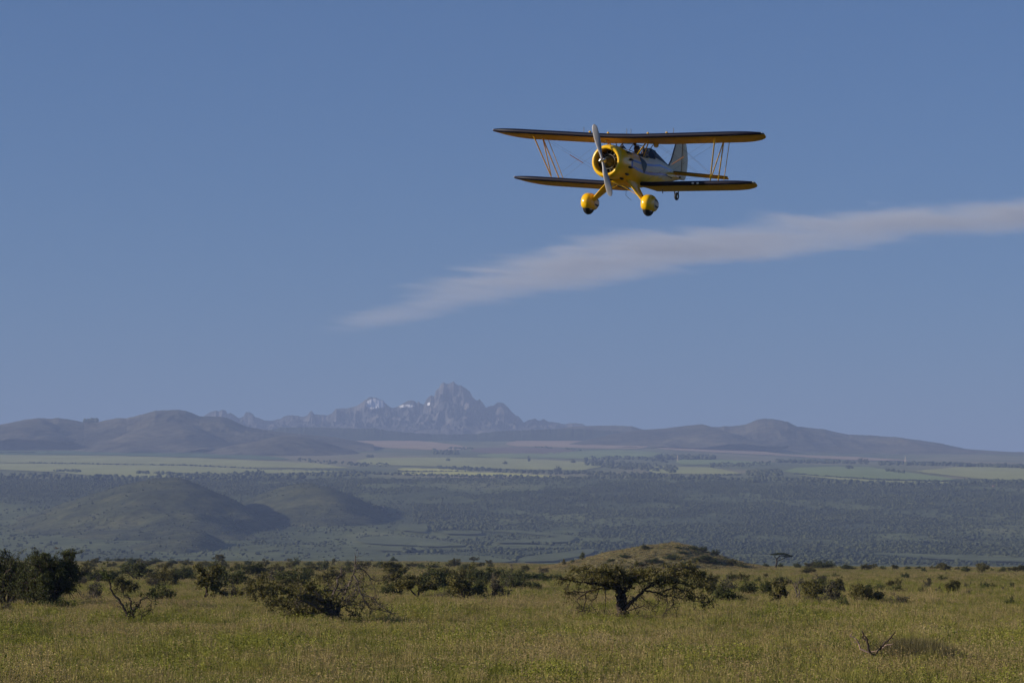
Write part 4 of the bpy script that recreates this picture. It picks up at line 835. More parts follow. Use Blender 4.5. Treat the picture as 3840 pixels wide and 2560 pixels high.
hero = [
 ([(962, 945), (950, 810), (955, 690), (940, 600)], 40, 24, 0, 0, 0), ([(1024, 945), (1012, 820), (1002, 700), (1010, 600)], 38, 22, 0.15, 0.1, 0), ([(992, 945), (985, 830), (980, 700), (975, 620)], 38, 24, -0.1, 0.2, 0),
 ([(940, 600), (880, 570), (780, 575), (670, 555), (540, 540), (400, 520), (280, 500)], 19, 4, 0, -0.8, 5), ([(930, 620), (800, 600), (660, 630), (560, 650), (470, 640), (370, 662)], 12, 3, 0, 0.8, 3),
 ([(660, 630), (585, 660), (585, 740), (550, 850), (540, 955)], 8, 4, 0.5, 0.8, 0), ([(590, 655), (490, 735), (520, 800), (548, 865)], 6, 3, 0.5, 0.3, 0.5), ([(545, 860), (500, 870), (500, 940)], 4, 2, 0.6, 0.5, 0),
 ([(950, 640), (860, 560), (780, 470), (640, 425), (440, 400)], 15, 3, 0.2, 1.8, 8), ([(1000, 600), (1000, 500), (960, 430), (920, 380)], 12, 3, 0, -1.0, 8), ([(960, 620), (900, 520), (830, 450), (720, 420), (600, 430)], 12, 3, 0, -2.2, 8),
 ([(1020, 820), (1100, 740), (1180, 670), (1230, 610), (1330, 570), (1440, 550), (1550, 540)], 20, 7, 0, -0.6, 2), ([(1440, 540), (1500, 470), (1560, 410), (1650, 350)], 9, 3, -0.5, 0.6, 7), ([(1230, 630), (1350, 650), (1430, 680), (1560, 700), (1660, 715)], 12, 3, 0, -1.4, 2),
 ([(1430, 640), (1540, 605), (1640, 630), (1720, 720), (1800, 750), (1950, 762)], 10, 3, 0, 0.9, 4), ([(1550, 540), (1680, 560), (1800, 570), (1920, 610)], 8, 3, -0.5, -1.4, 6), ([(1560, 420), (1700, 390), (1830, 420), (1910, 480)], 7, 2, 0.5, 1.6, 6),
 ([(1060, 620), (1110, 500), (1080, 400), (1160, 360), (1250, 335)], 9, 2, 0, 0.5, 0.6), ([(1040, 600), (1150, 490), (1290, 510), (1440, 530)], 11, 4, 0, 1.6, 8), ([(1020, 600), (1080, 500), (1180, 450), (1300, 430)], 10, 3, 0, -1.8, 7), ([(1000, 600), (1040, 520), (1120, 470)], 10, 3, 0, 2.2, 8),
 ([(1150, 490), (1250, 440), (1380, 430)], 8, 3, 0.5, 0.3, 8), ([(1300, 560), (1400, 480), (1500, 450)], 8, 3, 0, -1.0, 8), ([(900, 560), (800, 500), (680, 480), (520, 470)], 9, 3, 0, 0.3, 8), ([(1480, 500), (1600, 460), (1720, 470), (1840, 520)], 7, 3, 0, -0.4, 7), ([(960, 600), (930, 500), (860, 430), (800, 400)], 9, 3, 0, 0.8, 8),
 ([(1460, 690), (1462, 800), (1420, 905)], 5, 2, -1.0, -1.1, 0), ([(1520, 700), (1522, 790), (1450, 850), (1410, 905)], 5, 2, -1.2, -0.8, 0), ([(1390, 650), (1392, 740), (1300, 840), (1370, 858)], 5, 2, -0.3, -0.3, 0), ([(1560, 600), (1560, 690), (1545, 780), (1580, 860)], 4, 2, 0.5, 0.6, 0),
 ([(800, 610), (800, 780), (790, 850), (800, 930)], 5, 2, 0.2, 0.5, 0), ([(730, 600), (700, 700), (640, 770), (690, 850), (750, 915), (900, 872)], 5, 3, 0.5, 0.2, 0), ([(1090, 770), (1130, 850), (1152, 895)], 5, 2, 0, 0.4, 0), ([(1050, 850), (1200, 800), (1270, 790)], 6, 2, 0, -0.8, 0), ([(1180, 690), (1260, 760), (1330, 820)], 5, 2, 0, 0.9, 0), ([(640, 770), (610, 810), (650, 870)], 3, 2, 0.4, 0.4, 0),
 ([(1640, 630), (1700, 640), (1790, 690), (1880, 780), (1900, 850)], 5, 2, 0.6, 0.9, 1.5), ([(1700, 400), (1780, 460), (1850, 520), (1930, 640)], 5, 2, 1.0, 1.6, 5),
]
traced('wide_acacia', 'big gnarled flat-crowned acacia with a thick trunk in front of the mound', (2335, 2314), Z1, hero, 5, 'bark', 'leaf_olive', 1.7, 0.075, (0.25, 0.75), lspread=0.10, depth=1.0)
Z2 = (650, 2050, 2.767)
dead = [
 ([(1640, 785), (1632, 710), (1600, 650), (1560, 610)], 50, 24, 0, 0.1, 0), ([(1655, 785), (1685, 690), (1722, 630)], 40, 20, 0.1, 0.1, 0), ([(1648, 785), (1655, 680), (1640, 620)], 44, 24, -0.1, 0, 0),
 ([(1600, 660), (1520, 640), (1440, 590), (1360, 560), (1300, 530)], 14, 5, -0.3, -1.6, 2), ([(1620, 650), (1560, 560), (1480, 480), (1380, 430), (1240, 430)], 14, 4, 0, 0.6, 8), ([(1640, 640), (1640, 520), (1700, 400), (1700, 330), (1740, 270), (1735, 205)], 14, 5, 0, 0.3, 0),
 ([(1690, 640), (1760, 520), (1820, 390), (1860, 300), (1890, 220), (1880, 160), (1888, 95)], 13, 4, 0, -0.2, 0), ([(1880, 160), (1910, 150), (1925, 165)], 3, 2, -0.2, -0.2, 0), ([(1890, 230), (1960, 240), (2030, 310), (2080, 350), (2200, 357)], 8, 3, -0.2, 0.3, 0.4),
 ([(1870, 300), (1910, 360), (1930, 450), (1960, 500), (2060, 520), (2120, 580), (2200, 640), (2290, 692)], 10, 3, -0.2, -0.8, 0.4), ([(1960, 500), (2000, 590), (2050, 640), (2130, 650), (2270, 692)], 7, 3, -0.4, 0.2, 0.4), ([(1720, 630), (1800, 600), (1880, 600), (1960, 560)], 9, 3, 0, 0.8, 1),
 ([(1540, 455), (1700, 452), (1830, 430), (1920, 390)], 6, 3, 0.3, 0.3, 0.3), ([(1560, 610), (1450, 570), (1300, 600), (1180, 640), (1060, 560)], 9, 3, 0, 1.5, 8), ([(1600, 665), (1480, 690), (1350, 670), (1200, 690)], 8, 3, 0, -0.6, 8), ([(1560, 560), (1400, 500), (1250, 500), (1110, 430)], 9, 3, 0, -1.4, 8), ([(1580, 620), (1450, 560), (1330, 470), (1200, 420)], 9, 3, 0, 2.2, 8), ([(1500, 600), (1350, 600), (1200, 580), (1080, 610), (1010, 600)], 7, 3, 0, -0.2, 7),
 ([(1650, 620), (1700, 560), (1780, 560), (1850, 500)], 10, 3, 0, -1.5, 3), ([(1640, 620), (1600, 520), (1560, 440), (1600, 390)], 9, 3, 0, 0.9, 4), ([(1660, 620), (1700, 500), (1760, 440), (1800, 380)], 8, 3, 0, 1.3, 1), ([(1740, 560), (1850, 560), (1920, 470), (1960, 430)], 6, 3, 0.3, 1.2, 1.5),
 ([(1960, 250), (1975, 330), (1965, 420)], 3, 2, 0, 0, 0), ([(2080, 400), (2090, 450), (2110, 510)], 3, 2, -0.4, -0.3, 0), ([(2030, 310), (2060, 400), (2090, 440)], 3, 2, 0.1, 0.1, 0), ([(1900, 360), (1880, 480), (1830, 560)], 4, 2, -0.3, -0.6, 0.2), ([(1440, 590), (1400, 560), (1330, 560), (1310, 540)], 6, 3, -0.8, -1.2, 0), ([(2120, 580), (2080, 640), (2040, 690)], 3, 2, -0.5, -0.5, 0), ([(1780, 640), (1830, 680), (1880, 720)], 5, 2, 0.3, 0.5, 4),
]
traced('half_dead_acacia', 'half-dead acacia with bare upright branches and a leafy left side', (1243, 2326), Z2, dead, 8, 'deadwood', 'leaf_olive', 1.7, 0.075, (0.25, 0.8), lspread=0.11)
Z3 = (0, 1980, 3.36)
curl = [
 ([(1630, 1160), (1560, 1000), (1480, 885), (1400, 795), (1395, 700), (1340, 650), (1220, 657)], 20, 6, 0, -0.3, 0.5), ([(1650, 1160), (1640, 1050), (1640, 940), (1600, 880), (1540, 850)], 20, 6, 0.1, 0.5, 0.6), ([(1660, 1160), (1680, 1040), (1740, 980), (1780, 900), (1850, 870), (1930, 780)], 22, 5, 0, -0.2, 1.2),
 ([(1340, 650), (1330, 600), (1300, 560), (1270, 500)], 6, 3, -0.2, 0.2, 8), ([(1380, 690), (1370, 620), (1350, 560)], 6, 3, 0.1, -0.4, 8), ([(1850, 870), (1900, 930), (1880, 990)], 5, 2, -0.2, 0.3, 1), ([(1800, 890), (1760, 860), (1740, 830)], 5, 2, 0, 0.3, 2), ([(1900, 830), (1950, 850), (1960, 970)], 4, 2, -0.1, -0.3, 1), ([(1880, 850), (1930, 800), (1990, 790)], 4, 2, 0, 0.4, 5), ([(1830, 880), (1880, 840), (1920, 810)], 4, 2, 0, -0.4, 5),
 ([(1790, 1130), (1790, 1080), (1830, 1050), (1910, 1020)], 8, 3, -0.2, -0.2, 0.4), ([(1800, 1110), (1870, 1060), (1860, 1000)], 5, 2, -0.2, 0.1, 0.6), ([(1640, 1090), (1600, 1020), (1590, 960)], 6, 2, 0, 0.3, 3), ([(1660, 1080), (1690, 1020), (1740, 960)], 5, 2, 0, -0.3, 3), ([(1560, 1000), (1500, 990), (1440, 1010)], 4, 2, 0, 0.2, 0.3), ([(1680, 940), (1700, 930), (1740, 945)], 4, 2, 0, 0, 0.3), ([(1640, 1160), (1560, 1090), (1530, 1120)], 5, 2, 0, 0.2, 1),
]
traced('crooked_thorn_tree', 'small crooked nearly leafless thorn tree with an arched limb', (488, 2323), Z3, curl, 12, 'bark', 'leaf_green', 1.3, 0.06, (0.12, 0.4), lspread=0.07)
Z4 = (2650, 2050, 1.976)
def umb(P, conv):
    r = P.r
    for (cx_, cy_, rx, ry, n) in ((545, 55, 62, 13, 1900), (600, 68, 42, 9, 900), (500, 58, 28, 8, 500)):
        a = r.uniform(0, 6.28, n); q = np.sqrt(r.uniform(0, 1, n)); th = r.normal(size=n)
        c = conv((cx_, cy_), 0); ex = conv((cx_ + rx, cy_), 0) - c
        R_ = np.linalg.norm(ex); hh = (conv((cx_, cy_ - ry), 0) - c)[2]
        S = np.stack([c[0] + R_ * q * np.cos(a), R_ * 0.9 * q * np.sin(a), c[2] + hh * (1 - q * q) * r.uniform(0.1, 1.0, n) + th * 0.08], -1)
        P.add_leaves(S, r.uniform(0.6, 1.3, n) * 0.16)
traced('umbrella_acacia', 'lone umbrella acacia with a flat crown on a bare trunk, on the plain edge', (2909, 2126), Z4, [([(512, 152), (517, 125), (522, 104)], 8, 6, 0, 0, 0), ([(522, 104), (512, 82), (498, 64)], 4, 2, 0, -0.8, 0), ([(522, 104), (545, 98), (570, 84), (596, 72)], 4, 2, 0, 0.8, 0), ([(520, 100), (530, 80), (545, 62)], 3, 2, 0, 1.0, 0), ([(560, 90), (580, 78), (630, 72)], 3, 1.5, 0, -0.6, 0), ([(515, 88), (540, 70), (560, 58)], 3, 1.5, 0, -1.2, 0)], 21, 'bark', 'leaf_umb', 0.0, 0.12, extra=umb)
# two big dark leafy thorn trees at the left edge
def big_dark(name, label, uv, wpx, hpx, seed, trunk_u, leaves=26):
    base = hit(*uv, GRASS_TOP); mp = base[1] / FPX; W = wpx * mp; H = hpx * mp + GRASS_TOP
    P = Plant(seed); r = P.r
    sp = dict(wig=0.14, up=[0.0, 0.01, -0.03, -0.05], lv=3, nb=[6, 6, 5], t0=[0.35, 0.25, 0.2], spread=[0.85, 0.9, 0.9], ratio=[0.66, 0.56, 0.5], leaves=leaves, lspread=0.10, lsize=0.06, zmax=H * 0.93, zmin=0.25, lflat=0.6)
    for i in range(8):
        a = i * 0.785 + r.uniform(0, 0.5); k = r.uniform(0.05, 0.8)
        P.grow((0.1 * math.cos(a), 0.1 * math.sin(a), 0), (math.cos(a) * k * W / H, math.sin(a) * k * W / H, 1.0), H * 0.56, 0.13, 0, sp)
    # drooping bare lower twigs and tips that poke out of the crown
    for i in range(70):
        a = r.uniform(0, 6.28); rr = r.uniform(0.2, 0.5) * W; z = H * r.uniform(0.25, 0.5)
        p, _ = limb_path(r, (rr * math.cos(a), rr * math.sin(a), z), (math.cos(a), math.sin(a), -0.9), H * r.uniform(0.12, 0.3), 4, 0.25, -0.05); p[:, 2] = np.maximum(p[:, 2], 0.1); P.br.append((p, np.linspace(0.02, 0.006, 5)))
    for i in range(46):
        a = r.uniform(0, 6.28); z = H * r.uniform(0.4, 0.9); rr = 0.42 * W * math.sqrt(max(0.05, 1 - (z / H) ** 2))
        p, _ = limb_path(r, (rr * math.cos(a), rr * math.sin(a), z), (math.cos(a), math.sin(a), 0.35), H * 0.16, 4, 0.15, 0.03); P.br.append((p, np.linspace(0.02, 0.007, 5)))
        m = 16; t = r.uniform(0, 1, m)[:, None]; P.add_leaves(p[0] * (1 - t) + p[-1] * t + r.normal(size=(m, 3)) * 0.06, r.uniform(0.6, 1.2, m) * 0.055)
    allp = np.concatenate(P.sites); f = np.array([W / (np.percentile(np.abs(allp[:, 0]), 98) * 2), W / (np.percentile(np.abs(allp[:, 1]), 98) * 2), H / np.percentile(allp[:, 2], 99.5)])
    P.br = [(b[0] * f, b[1]) for b in P.br]; P.sites = [q * f for q in P.sites]
    tm, cm = P.meshes(name, M['bark'], M['leaf_dark'])
    place(name, tm, cm, base, (1, 1, 1), 0.3, label, 'tree')
big_dark('leafy_thorn_tree', 'large dark leafy thorn tree second from the left photo edge', (196, 2276), 225, 208, 31, 0)
big_dark('leafy_thorn_tree', 'dark thorn tree with a thick visible trunk cut by the left photo edge', (20, 2270), 230, 205, 36, 0, 16)

# --- broken dead branches lying in the foreground grass
Z5 = (2900, 2250, 2.502)
traced('fallen_dead_branch', 'broken dark and pale dead branches sticking out of the foreground grass', (3258, 2466), Z5, [
 ([(900, 480), (880, 370), (852, 330), (840, 285)], 13, 4, 0, 0, 0), ([(880, 380), (840, 350), (860, 340)], 9, 5, 0, 0.1, 0), ([(1000, 460), (1050, 402), (1092, 360), (1142, 292)], 12, 5, 0.1, -0.1, 0), ([(1090, 365), (1110, 355), (1130, 360)], 5, 3, 0, 0.1, 0), ([(1000, 462), (950, 512), (900, 482)], 10, 9, 0.1, 0, 0)], 41, 'bark', 'leaf_grey', 0.4, 0.03, (0.08, 0.2), cat='branch')
traced('fallen_pale_branch', 'pale splintered wood lying beside the dark dead branches in the grass', (3225, 2462), Z5, [
 ([(820, 460), (800, 400), (770, 355), (720, 335)], 9, 4, 0, 0.1, 0), ([(725, 335), (740, 315), (748, 298)], 6, 3, 0.1, 0.1, 0), ([(820, 460), (900, 490), (1000, 455), (1050, 420), (1112, 408)], 9, 5, 0, -0.3, 0), ([(800, 400), (780, 390), (760, 400)], 5, 3, 0, 0, 0)], 43, 'palewood', 'leaf_grey', 0.2, 0.03, (0.08, 0.2), cat='branch')

# lone trees far off on the plateau
for (u, v), w, kind, lab in LONE:
    p = hits_far([u], [v])[0]; tm, cm = PROTO[kind][0]; place('lone_tree', tm, cm, p, (w, w, w * (0.8 if kind != 'cone' else 1.8)), 0.5, lab, 'tree')

# ------------------------------------------------------------------ grass and herbs (instanced clumps)
def clump_mesh(name, kind, seed, mat, head=None):
    r = np.random.default_rng(seed); V, F3 = [], []
    def tri(a, b, c): n = len(V); V.extend([a, b, c]); F3.append((n, n + 1, n + 2))
    def blade(p, d, L, w, bend):
        side = np.cross(d, np.array([0, 0, 1.0])); side /= np.linalg.norm(side) + 1e-6
        side = side * math.cos(r.uniform(0, 3)) + np.array([d[0], d[1], 0]) * 0.7; side /= np.linalg.norm(side) + 1e-6
        m = p + np.array([d[0] * 0.35, d[1] * 0.35, 0.6]) * L; t = p + np.array([d[0] * (0.6 + bend), d[1] * (0.6 + bend), 1 - 0.25 * bend]) * L
        tri(p - side * w, p + side * w, m + side * w * 0.8); tri(p - side * w, m + side * w * 0.8, m - side * w * 0.8); tri(m - side * w * 0.8, m + side * w * 0.8, t); return t
    def leaf(p, s):
        a = rand_unit(r, 1)[0]; a[2] *= 0.5; b = np.cross(a, rand_unit(r, 1)[0]); b /= np.linalg.norm(b) + 1e-6
        tri(p - a * s, p + b * s * 0.5, p + a * s); tri(p - a * s, p + a * s, p - b * s * 0.5)
    n = {'grass': 30, 'dry': 22, 'forb': 5, 'tuss': 60}[kind]
    for i in range(n):
        a = r.uniform(0, 6.28); q = 0.30 * math.sqrt(r.uniform()); p = np.array([q * math.cos(a), q * math.sin(a), -0.02]); d = np.array([math.cos(a), math.sin(a), 0]) * r.uniform(0.05, 0.6)
        if kind == 'grass': blade(p, d, r.uniform(0.35, 0.66), r.uniform(0.006, 0.012), r.uniform(0, 0.5))
        elif kind == 'tuss': blade(p, d, r.uniform(0.5, 1.0), r.uniform(0.006, 0.012), r.uniform(0, 0.5))
        elif kind == 'dry':
            t = blade(p, d * 0.6, r.uniform(0.5, 0.82), r.uniform(0.0045, 0.008), r.uniform(0, 0.3)); leaf(t, 0.035); leaf(t - np.array([0, 0, 0.04]), 0.03)
        else:
            L = r.uniform(0.45, 0.8); t = blade(p, d * 0.5, L, 0.008, 0.1)
            for j in range(9):
                k = r.uniform(0.45, 1.02); leaf(p + (t - p) * k + r.normal(size=3) * 0.045, r.uniform(0.03, 0.055))
    return mesh_np(name, np.array(V), np.array(F3), False, mat)
def hidden(name, me): return bpy.data.objects.new(name, me)        # never linked: only the scattered copies exist
gp = [hidden('grass_clump', clump_mesh('grass_clump', 'grass', 200 + i, M['grass'])) for i in range(4)]
dp = [hidden('dry_clump', clump_mesh('dry_clump', 'dry', 220 + i, M['dry'])) for i in range(4)]
fp = [hidden('forb_clump', clump_mesh('forb_clump', 'forb', 240 + i, M['forb'])) for i in range(4)]
tp = [hidden('tussock_clump', clump_mesh('tussock_clump', 'tuss', 260 + i, M['tuss'])) for i in range(3)]
rg = np.random.default_rng(9)
def field_points(n, y0, y1, power):
    t = rg.uniform(0, 1, n); y = (y0 ** (1 - power) + t * (y1 ** (1 - power) - y0 ** (1 - power))) ** (1 / (1 - power)) if power != 1 else y0 * (y1 / y0) ** t
    k = rg.uniform(-1, 1, n); return k * (0.235 * y + 24.0), y
def spread(n, y0, y1, power):
    x, y = field_points(n, y0, y1, power); z = G(x, y)
    return x, y, z
x, y, z = spread(165000, 62, 1900, 0.6)
x2, y2, z2 = spread(110000, 62, 260, -0.4); x, y, z = (np.concatenate(q) for q in ((x, x2), (y, y2), (z, z2)))
crest = np.interp(x / y, [-0.22, -0.05, 0.05, 0.22], [1950, 1800, 1150, 1040]); ok = y < crest + 60; x, y, z = x[ok], y[ok], z[ok]
pn = fbm(x / 9.0, y / 26.0, 4, 61) + 0.5 * fbm(x / 40.0, y / 120.0, 3, 63)
fn = fbm(x / 6.0, y / 14.0, 4, 71)
u01 = rg.uniform(0, 1, len(x))
is_forb = (u01 < 0.08 + 0.42 * sstep(0.05, 0.35, fn)) & (y < 420)
is_dry = ~is_forb & (rg.uniform(0, 1, len(x)) < 0.13 + 0.32 * sstep(-0.2, 0.4, pn))
is_gr = ~is_forb & ~is_dry
ws = np.interp(y, [74, 200, 500, 1900], [1.0, 1.35, 2.6, 5.0]); hs = np.interp(y, [74, 300, 1900], [0.78, 0.70, 0.6])
hv = 0.62 + 0.85 * np.clip(0.45 + fbm(x / 4.0, y / 10.0, 4, 81), 0, 1.2)
def go_(name, label, protos, mask, hmul, cat, wmul=1.0):
    n = mask.sum(); w = ws[mask] * rg.uniform(0.8, 1.2, n) * wmul; h = hs[mask] * hv[mask] * np.exp(rg.normal(size=n) * 0.22) * hmul
    rot = np.stack([rg.normal(size=n) * 0.06, rg.normal(size=n) * 0.06, rg.uniform(0, 6.28, n)], -1)
    scatter(name, label, protos, np.stack([x[mask], y[mask], z[mask] - 0.02], -1), rot, np.stack([w, w, h], -1), cat)
go_('grass', 'olive green grass covering the savanna plain', gp, is_gr, 0.95, 'grass')
go_('dry_grass', 'straw coloured seeding grass mixed through the plain', dp, is_dry, 0.95, 'grass')
go_('leafy_herbs', 'yellow-green leafy herbs growing among the plain grass', fp, is_forb, 0.95, 'herbs')
# taller dark tussock by the dead branches
n = 420; c0 = hit(3490, 2500)
tx = c0[0] + rg.normal(size=n) * 0.75; ty = c0[1] + 3 + rg.normal(size=n) * 2.2; 
sc_ = rg.uniform(0.75, 1.15, n) * np.exp(-((tx - c0[0]) / 2.2) ** 2)
scatter('grass_tussock', 'taller dark brown-green grass tussock beside the dead branches', tp, np.stack([tx, ty, G(tx, ty)], -1), np.stack([rg.normal(size=n) * 0.15, rg.normal(size=n) * 0.15, rg.uniform(0, 6.28, n)], -1), np.stack([sc_, sc_, sc_ * 1.0], -1), 'grass')
# dry tufts on the mound
n = 9000; mx_ = rg.uniform(mx0, mx1, n); my_ = rg.uniform(846, 918, n); mh = mound_h(mx_, my_); ok = mh > 0.15; mx_, my_, mh = mx_[ok], my_[ok], mh[ok]; n = len(mx_)
s_ = rg.uniform(0.9, 1.8, n)
scatter('mound_grass', 'dry tufts of grass on the low mound', dp, np.stack([mx_, my_, G0(mx_, my_) + mh - 0.03], -1), np.stack([rg.normal(size=n) * 0.1, rg.normal(size=n) * 0.1, rg.uniform(0, 6.28, n)], -1), np.stack([s_, s_, s_ * 0.35], -1), 'grass')

# ------------------------------------------------------------------ small far things
def mast(u, v0, v1, label):
    p = hits_far([u], [v0])[0]; h = (v0 - v1) / FPX * p[1]; mb = MB(); w = 3.2
    for dx, dy in ((-w, -w), (w, -w), (w, w), (-w, w)): mb.tube([(dx, dy, -2), (dx * 0.25, dy * 0.25, h)], 0.45, 4)
    for k in range(6):
        t = k / 6; q = w * (1 - 0.75 * t); mb.tube([(-q, -q, h * t), (q, -q, h * t), (q, q, h * t), (-q, q, h * t), (-q, -q, h * t)], 0.3, 4)
    mb.tube([(0, 0, h * 0.97), (0, 0, h * 1.12)], 0.7, 4)
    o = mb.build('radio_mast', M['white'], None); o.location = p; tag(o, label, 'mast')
mast(2541, 1732, 1708, 'slender white lattice mast standing before the square dark plantation'); mast(3395, 1736, 1714, 'pale lattice mast at the end of the pinkish stubble strip')
def house(u, v, wpx, label, wall, roofm):
    p = hits_far([u], [v])[0]; s_ = p[1] / FPX * wpx
    e = bpy.data.objects.new('house', None); COL.objects.link(e); e.location = p + np.array([0, 0, 0.0]); e.rotation_euler = (0, 0, 0.35); tag(e, label, 'house')
    mb = MB(); mb.box((0, 0, s_ * 0.22), (s_ * 0.5, s_ * 0.35, s_ * 0.24)); mb.build('wall', wall, e, False)
    mb = MB(); a, b, h0, h1 = s_ * 0.56, s_ * 0.42, s_ * 0.455, s_ * 0.75
    mb.add([(-a, -b, h0), (a, -b, h0), (a, b, h0), (-a, b, h0), (-a, 0, h1), (a, 0, h1)], [(0, 1, 5, 4), (2, 3, 4, 5), (0, 4, 3), (1, 2, 5), (3, 2, 1, 0)]); mb.build('roof', roofm, e, False)
    for k in (-0.25, 0.25):
        mb = MB(); mb.box((k * s_, -s_ * 0.352, s_ * 0.22), (s_ * 0.08, s_ * 0.006, s_ * 0.08)); mb.build('window', M['black'], e, False)
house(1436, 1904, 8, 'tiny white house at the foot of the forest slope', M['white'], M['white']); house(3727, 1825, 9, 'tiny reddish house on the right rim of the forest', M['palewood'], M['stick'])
def bird(u, v, dist, span, label):
    p = at_y(u, v, dist); mb = MB()
    mb.tube([(0, -0.22, 0), (0, -0.08, 0.0), (0, 0.08, 0.0), (0, 0.2, 0.01)], [0.012, 0.05, 0.055, 0.015], 8)
    for s in (-1, 1):
        rows = []
        for t in np.linspace(0, 1, 6):
            c = 0.14 * (1 - 0.8 * t); xw = s * (0.03 + span / 2 * t); zw = 0.16 * math.sin(t * 2.2) * span
            rows.append([(xw, -c - 0.05 * t, zw), (xw, 0 - 0.05 * t, zw + 0.012), (xw, c * 0.7 - 0.05 * t, zw), (xw, 0 - 0.05 * t, zw - 0.008)])
        mb.grid(np.array(rows), True, True)
    o = mb.build('bird', M['leather'], None); o.location = p; o.rotation_euler = (0.2, 0.3, 0.9); tag(o, label, 'bird')
bird(212, 2054, 200, 0.45, 'tiny dark bird in the air just above the large dark tree'); bird(1713, 2103, 420, 0.55, 'tiny dark bird flying low over the bushes at the centre')

# ------------------------------------------------------------------ cloud and haze
def cloud():
    # streak of thin ice cloud, high above and beyond the mountain, outside the haze
    H = 7600.0
    def pt(u, v):
        r = ray(u, v); k = (H - CAM_H) / r[2]; return np.array([0, 0, CAM_H]) + r * k
    line = [(1180, 1262), (1400, 1205), (1700, 1120), (2000, 1042), (2400, 960), (2800, 900), (3200, 862), (3840, 815), (4700, 770)]
    half = [14, 22, 42, 50, 58, 74, 80, 62, 40]
    a, b = pt(*line[0]), pt(*line[-1])
    mid = (a + b) / 2; d = b - a; L = np.linalg.norm(d); ang = math.atan2(d[1], d[0]); ca, sa = math.cos(-ang), math.sin(-ang)
    loc = []
    for (u, v), h in zip(line, half):
        p = pt(u, v) - mid; p1 = pt(u, v + h) - mid; p2 = pt(u, v - h) - mid
        f = lambda q: np.array([q[0] * ca - q[1] * sa, q[0] * sa + q[1] * ca])
        loc.append((f(p)[0] / (L / 2), f(p)[1], abs(f(p2)[1] - f(p1)[1]) / 2))
    loc = np.array(loc); hw = float(np.abs(loc[:, 1]).max() + loc[:, 2].max() * 2.2); hh = 140.0
    cc = np.polyfit(loc[:, 0], loc[:, 1], 4); cw = np.polyfit(loc[:, 0], loc[:, 2], 3)
    mb = MB(); mb.box((0, 0, 0), (L / 2, hw, hh))
    m = bpy.data.materials.new('thin_cloud'); m.use_nodes = True; n = m.node_tree.nodes; l = m.node_tree.links; n.remove(n['Principled BSDF'])
    m.cycles.volume_step_rate = 0.015
    pv = n.new('ShaderNodeVolumePrincipled'); pv.inputs['Density Attribute'].default_value = ''; pv.inputs['Color'].default_value = (1.0, 0.97, 0.95, 1); pv.inputs['Anisotropy'].default_value = 0.0
    l.new(pv.outputs[0], n['Material Output'].inputs['Volume'])
    tc = n.new('ShaderNodeTexCoord'); sx = n.new('ShaderNodeSeparateXYZ'); l.new(tc.outputs['Object'], sx.inputs[0])
    def mth(op, *v, clamp=False):
        q = n.new('ShaderNodeMath'); q.operation = op; q.use_clamp = clamp
        for i, t in enumerate(v):
            if isinstance(t, (int, float)): q.inputs[i].default_value = float(t)
            else: l.new(t, q.inputs[i])
        return q.outputs[0]
    def poly(c, x):
        o = float(c[0])
        for k in c[1:]: o = mth('MULTIPLY_ADD', o, x, float(k)) if not isinstance(o, float) else mth('MULTIPLY_ADD', x, o, float(k))
        return o
    xs_ = mth('DIVIDE', sx.outputs[0], L / 2); zs_ = mth('DIVIDE', sx.outputs[2], hh)
    def noise(scale, detail, rough, rot, dist=0.0):
        mp = n.new('ShaderNodeMapping'); mp.inputs['Scale'].default_value = scale; mp.inputs['Rotation'].default_value = (0, 0, rot); l.new(tc.outputs['Object'], mp.inputs['Vector'])
        nz = n.new('ShaderNodeTexNoise'); nz.inputs['Scale'].default_value = 1.0; nz.inputs['Detail'].default_value = detail; nz.inputs['Roughness'].default_value = rough; nz.inputs['Distortion'].default_value = dist; l.new(mp.outputs[0], nz.inputs['Vector'])
        return mth('MULTIPLY_ADD', nz.outputs[0], 2.0, -1.0)
    big = noise((1 / 5200.0, 1 / 9000.0, 1 / 900.0), 3, 0.5, 0.0)
    fine = noise((1 / 1500.0, 1 / 3600.0, 1 / 500.0), 6, 0.62, 0.12, 0.6)
    wid = mth('MULTIPLY', poly(cw, xs_), mth('MULTIPLY_ADD', big, 0.8, 1.35))
    off = mth('SUBTRACT', sx.outputs[1], poly(cc, xs_))
    q = mth('ADD', mth('DIVIDE', off, wid), mth('MULTIPLY', fine, 0.95))
    e = mth('POWER', mth('SUBTRACT', 1.0, mth('MULTIPLY', q, q), clamp=True), 1.7)
    fx = mth('MULTIPLY_ADD', xs_, 0.75, 0.72, clamp=True)              # fades out towards the far end
    fx2 = mth('MULTIPLY_ADD', xs_, -6.0, 6.0, clamp=True)
    fz = mth('SUBTRACT', 1.0, mth('MULTIPLY', zs_, zs_), clamp=True)
    dn = mth('MULTIPLY', mth('MULTIPLY', e, mth('MULTIPLY', fx, fx2)), mth('MULTIPLY', fz, mth('MULTIPLY_ADD', mth('ADD', fine, big), 0.9, 0.55, clamp=True)))
    dens = mth('MULTIPLY', dn, CLOUD_DENSITY); l.new(dens, pv.inputs['Density'])
    o = mb.build('cloud', m, None, False); o.location = mid; o.rotation_euler = (0, 0, ang); tag(o, 'thin pale streak of cloud slanting across the blue sky', 'cloud', kind='stuff')
CLOUD_DENSITY = 1.9e-3
cloud()
hz = bpy.data.materials.new('pale_haze'); hz.use_nodes = True; n = hz.node_tree.nodes; l = hz.node_tree.links; n.remove(n['Principled BSDF'])
pv = n.new('ShaderNodeVolumePrincipled'); pv.inputs['Density Attribute'].default_value = ''; pv.inputs['Density'].default_value = HAZE_DENSITY; pv.inputs['Color'].default_value = (*HAZE_COLOR, 1); pv.inputs['Anisotropy'].default_value = 0.0
